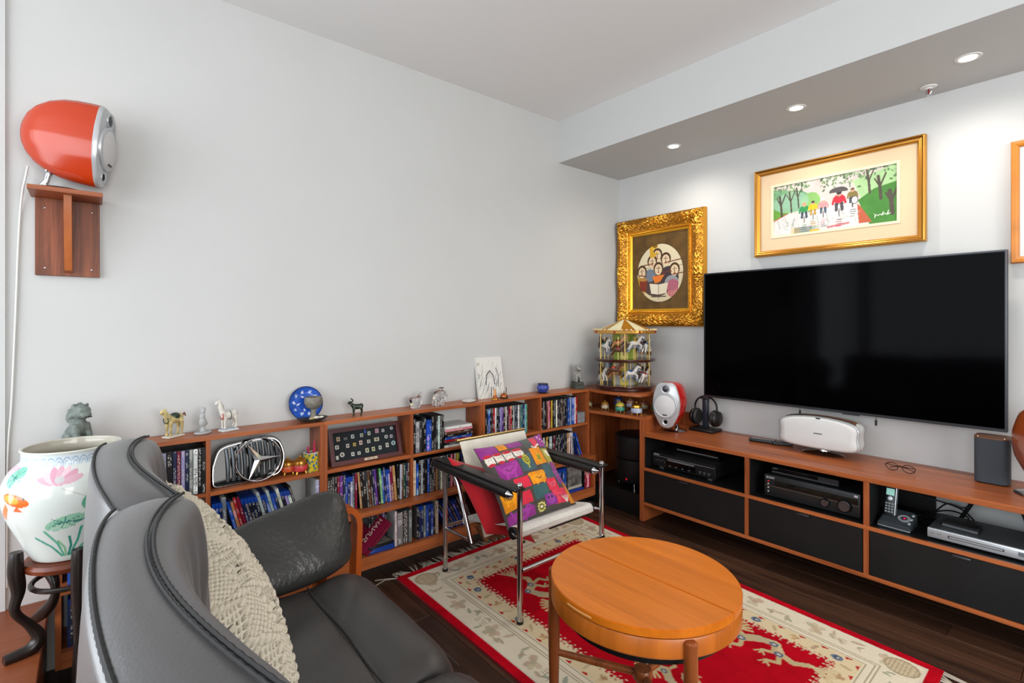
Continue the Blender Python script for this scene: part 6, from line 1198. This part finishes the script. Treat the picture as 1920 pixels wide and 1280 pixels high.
for px_, py_, w, h_, c, rd in [(.09, .22, 16, 20, 'b99a78', 0), (.20, .24, 17, 13, '55534e', 0), (.31, .20, 15, 18, 'b9c3bd', 0), (.45, .20, 15, 17, 'a9aca4', 0), (.51, .08, 8, 20, '22459a', 0), (.57, .17, 14, 18, 'b3b8b0', 0), (.70, .12, 19, 23, '9a7480', 0), (.80, .14, 14, 15, 'b0b2b2', 0), (.945, .10, 15, 17, 'c3c6c4', 1),
    (.06, .50, 17, 18, 'bcbcb2', 0), (.22, .50, 15, 18, 'bfb0b0', 0), (.325, .49, 14, 16, 'b99f3e', 0), (.425, .46, 15, 20, 'c9b0a4', 0), (.55, .46, 16, 16, 'b6b8ac', 0), (.68, .43, 25, 18, 'b5b092', 0), (.84, .39, 18, 20, 'b9c0c0', 1), (.925, .40, 14, 16, 'a9a2b4', 0),
    (.05, .86, 12, 18, 'b9b8ac', 0), (.125, .78, 22, 23, 'c3c2b6', 1), (.285, .82, 15, 18, 'c3c4bd', 0), (.38, .82, 15, 15, 'b9bdb3', 0), (.51, .77, 17, 21, 'b3b696', 0), (.61, .76, 16, 20, 'b6b98f', 0), (.72, .75, 15, 18, 'bbbcb6', 0), (.84, .70, 15, 21, 'c0c2b3', 0), (.945, .66, 22, 23, '96bac3', 1)]:
    y = fy0+fw_+px_*W_; v = fv+(1-2*fv)*(1-py_); p = lx(v, -.0115); w *= .00105; h_ *= .00105
    m = MB(); m.M = Matrix.Translation((p[0], y, p[1])) @ Matrix.Rotation(-math.atan2(.052, H), 4, 'Y')
    if rd: m.tube([(0, 0, 0), (.002, 0, 0)], w/2, 18)
    else: m.box(0, .0016, -w/2, w/2, -h_/2, h_/2)
    st = obj('coin' if rd else 'stamp', m, mat('stamp_'+c, c, .5, noise=.12, nscale=160), t)
    if w > .013 and c not in ('55534e', '22459a', '9a7480'): m2 = MB(); m2.M = m.M; m2.box(.0016, .0024, -w*.22, w*.22, -h_*.26, h_*.26); obj('print', m2, mat('stamp_ink', '55504c', .7, noise=.4, nscale=300), st)
p = lx(fv*.5, .0045); m = MB(); m.M = Matrix.Translation((p[0], -2.155, p[1])) @ Matrix.Rotation(-math.atan2(.052, H), 4, 'Y'); m.box(0, .0015, -.035, .035, -.0055, .0055); obj('name_plate', m, mat('plate_ivory', 'c3b49a', .4), t)
m2 = MB(); m2.M = m.M; m2.box(.0015, .002, -.020, -.002, -.0015, .0015).box(.0015, .002, .004, .018, -.0015, .0015); obj('plate_lines', m2, mat('stamp_ink'), t)
# ---------------------------------------------------------------- disc cases and books
def spine_mat(name, rough, dark=.0):
    m = mat(name, '808080', rough); nt = m.node_tree; p = nt.nodes['Principled BSDF']; N = nt.nodes.new; Lk = nt.links.new
    oi = N('ShaderNodeObjectInfo'); tc = N('ShaderNodeTexCoord'); sp = N('ShaderNodeSeparateXYZ'); Lk(tc.outputs['Object'], sp.inputs[0])
    def math_(op, a, b=None):
        n = N('ShaderNodeMath'); n.operation = op
        for i, v in enumerate((a, b)):
            if v is None: continue
            if isinstance(v, (int, float)): n.inputs[i].default_value = v
            else: Lk(v, n.inputs[i])
        return n.outputs[0]
    rnd = oi.outputs['Random']; off = math_('MULTIPLY', rnd, 37.)
    cb = N('ShaderNodeCombineXYZ'); Lk(math_('ADD', math_('MULTIPLY', sp.outputs['Y'], 330.), off), cb.inputs[1]); Lk(math_('MULTIPLY', sp.outputs['Z'], 190.), cb.inputs[2])
    ns = N('ShaderNodeTexNoise'); ns.inputs['Scale'].default_value = 1.; ns.inputs['Detail'].default_value = 1; Lk(cb.outputs[0], ns.inputs['Vector'])
    c2 = N('ShaderNodeCombineXYZ'); Lk(off, c2.inputs[0]); Lk(math_('MULTIPLY', sp.outputs['Z'], 22.), c2.inputs[2])
    n2 = N('ShaderNodeTexNoise'); n2.inputs['Scale'].default_value = 1.; n2.inputs['Detail'].default_value = 0; Lk(c2.outputs[0], n2.inputs['Vector'])
    ink = math_('MULTIPLY', math_('GREATER_THAN', ns.outputs[0], .55), math_('GREATER_THAN', n2.outputs[0], .50))
    mid = math_('LESS_THAN', math_('ABSOLUTE', math_('SUBTRACT', sp.outputs['Y'], .007)), .0042); ink = math_('MULTIPLY', ink, mid)
    patch = math_('MULTIPLY', math_('GREATER_THAN', n2.outputs[0], .66), .55)
    lum = N('ShaderNodeRGBToBW'); Lk(oi.outputs['Color'], lum.inputs[0]); dk = math_('GREATER_THAN', lum.outputs[0], .34)
    tx = N('ShaderNodeMix'); tx.data_type = 'RGBA'; Lk(dk, tx.inputs[0]); tx.inputs[6].default_value = (.62, .60, .56, 1); tx.inputs[7].default_value = (.04, .03, .04, 1)
    hs = N('ShaderNodeHueSaturation'); hs.inputs['Value'].default_value = 2.2; hs.inputs['Saturation'].default_value = .8; Lk(oi.outputs['Color'], hs.inputs['Color']); Lk(math_('ADD', math_('MULTIPLY', rnd, .22), .40), hs.inputs['Hue'])
    m1 = N('ShaderNodeMix'); m1.data_type = 'RGBA'; Lk(patch, m1.inputs[0]); Lk(oi.outputs['Color'], m1.inputs[6]); Lk(hs.outputs[0], m1.inputs[7])
    m2 = N('ShaderNodeMix'); m2.data_type = 'RGBA'; Lk(ink, m2.inputs[0]); Lk(m1.outputs[2], m2.inputs[6]); Lk(tx.outputs[2], m2.inputs[7]); Lk(m2.outputs[2], p.inputs['Base Color'])
    return m
SPM = spine_mat('printed_spine', .28)
KIND = {'d': mat('case_black', '141516', .35), 'b': mat('case_blue', '16409a', .22), 'w': mat('case_white', 'b9bbba', .35), 'g': mat('case_grey', '4a4f54', .3), 'c': mat('case_clear', '7d8486', .15)}
CASE = {}
def case_mesh(k, h, dep):
    key = (k, h, dep)
    if key in CASE: return CASE[key]
    m = MB(); t_ = .014; m.box(-dep, -.0006, 0, t_, 0, h, 0, b=.0012); m.box(-.002, .0002, .0008, t_-.0008, .003, h-(.022 if k == 'b' else .003), 1)
    o = obj('disc_case', m, [KIND[k], SPM]); CASE[key] = o.data; bpy.data.objects.remove(o); return CASE[key]
NAMED = [('black', '16171a'), ('charcoal', '33363a'), ('grey', '75787c'), ('pale grey', 'b4b7ba'), ('white', 'd9d8d4'), ('cream', 'd2c4aa'), ('navy', '1b2748'), ('blue', '244fae'), ('light blue', '6f9ac9'), ('purple', '63348f'), ('lavender', '9a92bd'), ('maroon', '7c1632'), ('red', 'b02028'), ('pink', 'd0788a'), ('tan', 'a8794e'), ('brown', '5c3a28'), ('dark green', '25503f'), ('green', '3f9060'), ('yellow', 'c9a92c'), ('orange', 'c06a2a'), ('teal', '2c6a78')]
NC = {n: lin(c) for n, c in NAMED}; ORD = 'first second third fourth fifth sixth seventh eighth ninth tenth eleventh twelfth thirteenth fourteenth fifteenth sixteenth seventeenth eighteenth nineteenth twentieth'.split()
ORD += ['twenty-'+o for o in ORD[:9]]+['thirtieth']+['thirty-'+o for o in ORD[:9]]
def row(where, group, y, z, y1, spec, h=.189, dep=.135, xf=.149, lean=0., t0=.0145, cat='disc case'):
    # spec: words 'colour[:kind[:thickness factor]]'; stands them up from y towards the corner
    n = len(spec); leans = lean if isinstance(lean, (list, tuple)) else [lean]*n; tot = sum(float((s.split(':')+['', ''])[2] or 1) for s in spec); t0 = (y1-y)/tot if y1 else t0
    for i, s in enumerate(spec):
        c, k, tf = (s.split(':')+['', ''])[:3]; k = k or 'd'; tf = float(tf or 1); t_ = t0*tf; hh = {'b': .171, 'g': .172, 'c': .142}.get(k, h); me = case_mesh(k, hh, dep)
        o = bpy.data.objects.new('disc_case', me); COL.objects.link(o); a = math.radians(leans[i]); yb = y
        if i and leans[i] > leans[i-1]+.01: y += hh*(math.sin(a)-math.sin(math.radians(leans[i-1]))); yb = y
        o.scale = (1, (t_-.0004)/.014*math.cos(a), 1); o.rotation_euler = (a, 0, 0)
        if a > 0: pass                     # top leans towards the near end, resting on its lower far edge
        o.location = (xf+RND.uniform(-.004, .003), yb+.0002, z+.0003+(0 if a <= 0 else 0))
        if a < 0: o.location.z = z+.0003+t_*math.sin(-a)
        col = [max(.004, v*RND.uniform(.85, 1.15)) for v in NC[c]]; o.color = (*col, 1)
        props(o, '%s disc case, %s from the near end %s' % (c, ORD[i], where), cat, group); y += t_/max(.6, math.cos(a))
    return y
Z2, Z3 = .3722, .1472
D = 'black'
row('on shelf under the cream horse', 'discs under the cream horse', -3.052, ZS, -2.8895, ['light blue:w:1', 'pale grey', D+'::1.5', 'navy', 'maroon', 'lavender', 'navy', 'grey', 'white::1.2', D, D])
row('below the chrome star', 'leaning discs below the star', -2.862, Z2, None, ['navy:b', 'blue:b', 'navy:b', 'grey:w:1.2', 'blue:b', 'tan:g', 'red:d', 'maroon:d', 'navy:b', 'charcoal:b', D+':b', D+':b', D+':b', 'pale grey:w', 'navy:b', 'blue:b', 'pale grey:w', 'blue:b', 'navy:b', 'white:w:1.1', D+':b', 'lavender:b', 'white:b', D], lean=[2, 2, 2, 2]+[14]*8+[15]*8+[16]*4, t0=.0128)
row('below the pen tin', 'white cases below the pen tin', -2.442, Z2, -2.425, ['lavender:w'], lean=0)
row('on shelf under the coin display', 'discs under the coin display', -2.3885, Z2, -1.968, [D, D, 'charcoal', D, 'maroon', 'purple::1.5', 'navy', 'blue:b', 'navy:b', 'lavender:b', 'navy', 'maroon', 'tan', D, D+'::1.2', 'charcoal', 'brown', D, 'navy', 'purple', D, 'green::1.2', 'blue:b', 'navy', 'blue:b', 'lavender:b', 'maroon::1.2', 'tan::1.4', D, 'pale grey', 'brown', 'dark green', 'navy', 'brown'], lean=[0]*12+[5]*16+[2, 0, 0, 0, 0, 0])
row('on shelf above the coin tray row', 'discs beside the stacked cases', -1.929, ZS, -1.737, [D, 'grey:g:2', 'charcoal:g', D, D, 'blue:b:1.6', 'blue:b', D, D, 'charcoal', 'white', D, D])
for i, (c, dx) in enumerate(zip(['white', 'charcoal', 'red', 'blue', D, 'brown', 'pink', 'white'], [0, .004, -.003, .002, .006, -.002, .003, 0])):   # lying in a stack
    o = bpy.data.objects.new('disc_case', case_mesh('w' if c in ('white', 'pink') else 'd', .189, .135)); COL.objects.link(o); o.rotation_euler = (PI/2, 0, 0) if False else (-PI/2, 0, 0)
    o.location = (.147+dx*.4, -1.733+dx, ZS+.0146*(i+1)); o.color = (*NC[c], 1)
    props(o, '%s disc case lying %s in the flat stack, counted from the bottom' % (c, ORD[i]), 'disc case', 'flat stack of disc cases')
row('on shelf behind the left chair arm', 'discs behind the chair arm', -1.929, Z2, -1.60, ['cream:w:1.3', 'blue:b', D, 'pale grey', D, D, 'blue', D, 'charcoal', 'brown', 'tan', D, 'white', D, 'charcoal', 'teal', D, 'pink', 'maroon', 'cream', 'yellow', D, 'navy', D])
row('on bottom shelf by the bentwood arm', 'discs by the bentwood arm', -2.385, Z3, -2.252, [D+':g', 'navy:g', 'charcoal:g', 'charcoal:g:1.1', 'blue:b', 'charcoal:g', 'charcoal:g', 'grey:g', 'charcoal:g'], xf=.165, h=.175)
t = thing('hardback_book', 'maroon book with white lettering leaning on the bottom shelf', 'book', (.16, -2.205, Z3)); m = MB(); Mb = Matrix.Translation((.196, -2.222, Z3+.016)) @ Matrix.Rotation(math.radians(-47), 4, 'X') @ Matrix.Rotation(math.radians(14), 4, 'Z')
m.M = Mb; m.box(-.14, 0, .0, .003, 0, .185).box(-.14, 0, .019, .022, 0, .185).box(-.003, 0, .0, .022, 0, .185); obj('cover', m, mat('maroon_cover', '7c1234', .4), t); m = MB(); m.M = Mb; m.box(-.137, -.003, .003, .019, .002, .183); obj('pages', m, mat('page_edges', 'b9b3a6', .8), t)
tl = text('lettering', 'SUNAH', .040, None, None, mat('cover_print', 'd0c3b4', .5), t, M=WM[t.name].inverted() @ Mb @ Matrix(((-0, 1, 0, -.075), (0, 0, -1, -.0006), (1, 0, 0, .040), (0, 0, 0, 1))))
for i in range(3):
    m = MB(); t = thing('disc_case', ['bright blue disc case lying flat lowest beside the maroon book', 'bright blue disc case lying on another beside the maroon book', 'dark disc case lying on top of two flat blue cases'][i], 'disc case', (.14, -2.12, Z3+.0145*i), 0, 'flat blue cases on the bottom shelf'); m.M = Matrix.Translation((.0+.004*i, -.004*i, 0)) @ Matrix.Rotation(.05*(i-1), 4, 'Z')
    m.box(-.125, .045, -.075, .065, 0, .0135, b=.004, seg=2); obj('case', m, KIND['b'] if i < 2 else KIND['d'], t, w=False); m2 = MB(); m2.M = m.M; m2.box(-.115, .036, -.066, .056, .0134, .0139); obj('cover_sheet', m2, mat('cover_sheet_%d' % i, ('5a4a3a', '2c2a30', '7a7468')[i], .3, noise=.5, nscale=35), t, w=False)
row('behind the flat blue cases', 'dark discs behind the blue cases', -2.165, Z3, -2.06, [D, 'charcoal', D, 'brown', D, 'purple', D], xf=.11)
row('on bottom shelf, thick group before the divider', 'thick cases on the bottom shelf', -2.052, Z3, -1.952, ['white:w:.6', 'grey:g:1.7', 'charcoal:g:1.6', 'grey:g:1.0'], xf=.178, h=.182)
row('on bottom shelf right of the thick cases', 'navy cases on the bottom shelf', -1.925, Z3, -1.79, [D+':g', 'navy:b', 'navy:b', 'grey:g', 'blue:b', 'navy:b', 'blue:b', D+':g', 'cream:w:.6', 'cream:w:.6'], xf=.175, h=.18)
row('in leaning row behind chair leg', 'leaning discs behind the chair leg', -1.715, Z3, None, ['blue:b', 'charcoal:g', 'navy:b', 'blue:b', 'charcoal', 'blue:b', 'navy:b', D, 'blue:b', D], xf=.172, lean=[32-1.2*i for i in range(10)], t0=.0145)
row('above the canvas chair back', 'discs above the chair back', -1.452, ZS, -1.115, [D, 'navy', 'blue', D, 'charcoal', 'red', 'white', D, 'navy', 'lavender', 'purple', D, 'pale grey', 'charcoal', 'maroon', 'red', D, 'pale grey', 'charcoal', 'navy', 'white', 'grey', 'teal', 'navy', 'light blue', 'green'])
row('on shelf under the stone lion', 'discs under the stone lion', -.991, ZS, -.648, [D, 'charcoal', D, 'brown', 'pink', 'maroon', 'yellow', D, 'charcoal', 'white', D, 'charcoal', D, 'brown', 'charcoal', D, 'navy', 'blue', 'navy', 'light blue:w', 'blue::1.6', 'white', 'red::1.4'])
for i in range(2):
    t = thing('small_box', ['small grey patterned box lying under another beside red case', 'small grey patterned box lying on top of its twin'][i], 'box', (.14, -.598, ZS+.036*i), 0, 'small grey boxes'); obj('body', MB().box(-.055, 0, -.037, .037, 0, .027, b=.002), mat('grey_box', '85878c', .5, noise=.25, nscale=110), t, w=False); obj('lid', MB().box(-.056, .001, -.038, .038, .026, .0355, b=.002), mat('grey_box'), t, w=False)
row('on shelf above the right chair arm', 'discs above the right chair arm', -.991, Z2, -.695, [D, 'white', D, 'yellow', D, 'pale grey::1.8', D, 'maroon', 'charcoal', D, 'charcoal', D, 'navy', D, 'charcoal', D, 'tan', 'cream', 'pale grey', 'grey'], lean=[0]*18+[3, 4], h=.178)
row('at corner end above the chair arm', 'leaning discs at the corner end', -.630, Z2, None, ['navy:b', 'blue:b'], lean=[23, 21], t0=.0145)
row('on bottom shelf beside the picture book', 'discs beside the picture book', -.94, Z3, -.775, [D, 'charcoal:g', D, 'cream:w', 'navy:b', 'blue:b', 'navy:b', 'blue:b', 'blue:b'], xf=.168, h=.172)
m = MB(); t = thing('picture_book', 'black and white picture book facing out on the bottom shelf', 'book', (.17, -.70, Z3)); obj('cover', MB().box(.155, .170, -.765, -.628, Z3+.014, Z3+.170, b=.001), mat('picture_cover', '6a6764', .5, noise=.75, nscale=28), t); obj('base_band', MB().box(.160, .1725, -.765, -.628, Z3+.020, Z3+.034), mat('page_edges'), t)
solo('flat_book', MB().box(.06, .185, -.77, -.625, Z3+.0003, Z3+.0138, b=.001), mat('cobalt_cover', '1a3a9a', .35), 'blue book lying flat beneath the picture book', 'book', (.12, -.70, Z3+.0003))
row('at the corner end of bottom shelf', 'red cases at the corner end', -.618, Z3, -.552, ['maroon', 'red', 'pink', 'red'], xf=.185, h=.176)
row('beside the vase stand', 'cases beside the vase stand', -3.318, Z2, None, ['blue:b', 'navy:b', 'pale grey', 'white', 'grey', D], xf=.185)
row('low beside the vase stand', 'low cases beside the vase stand', -3.318, Z3, None, ['navy:b:3', D, 'pale grey', D], xf=.18, h=.15)
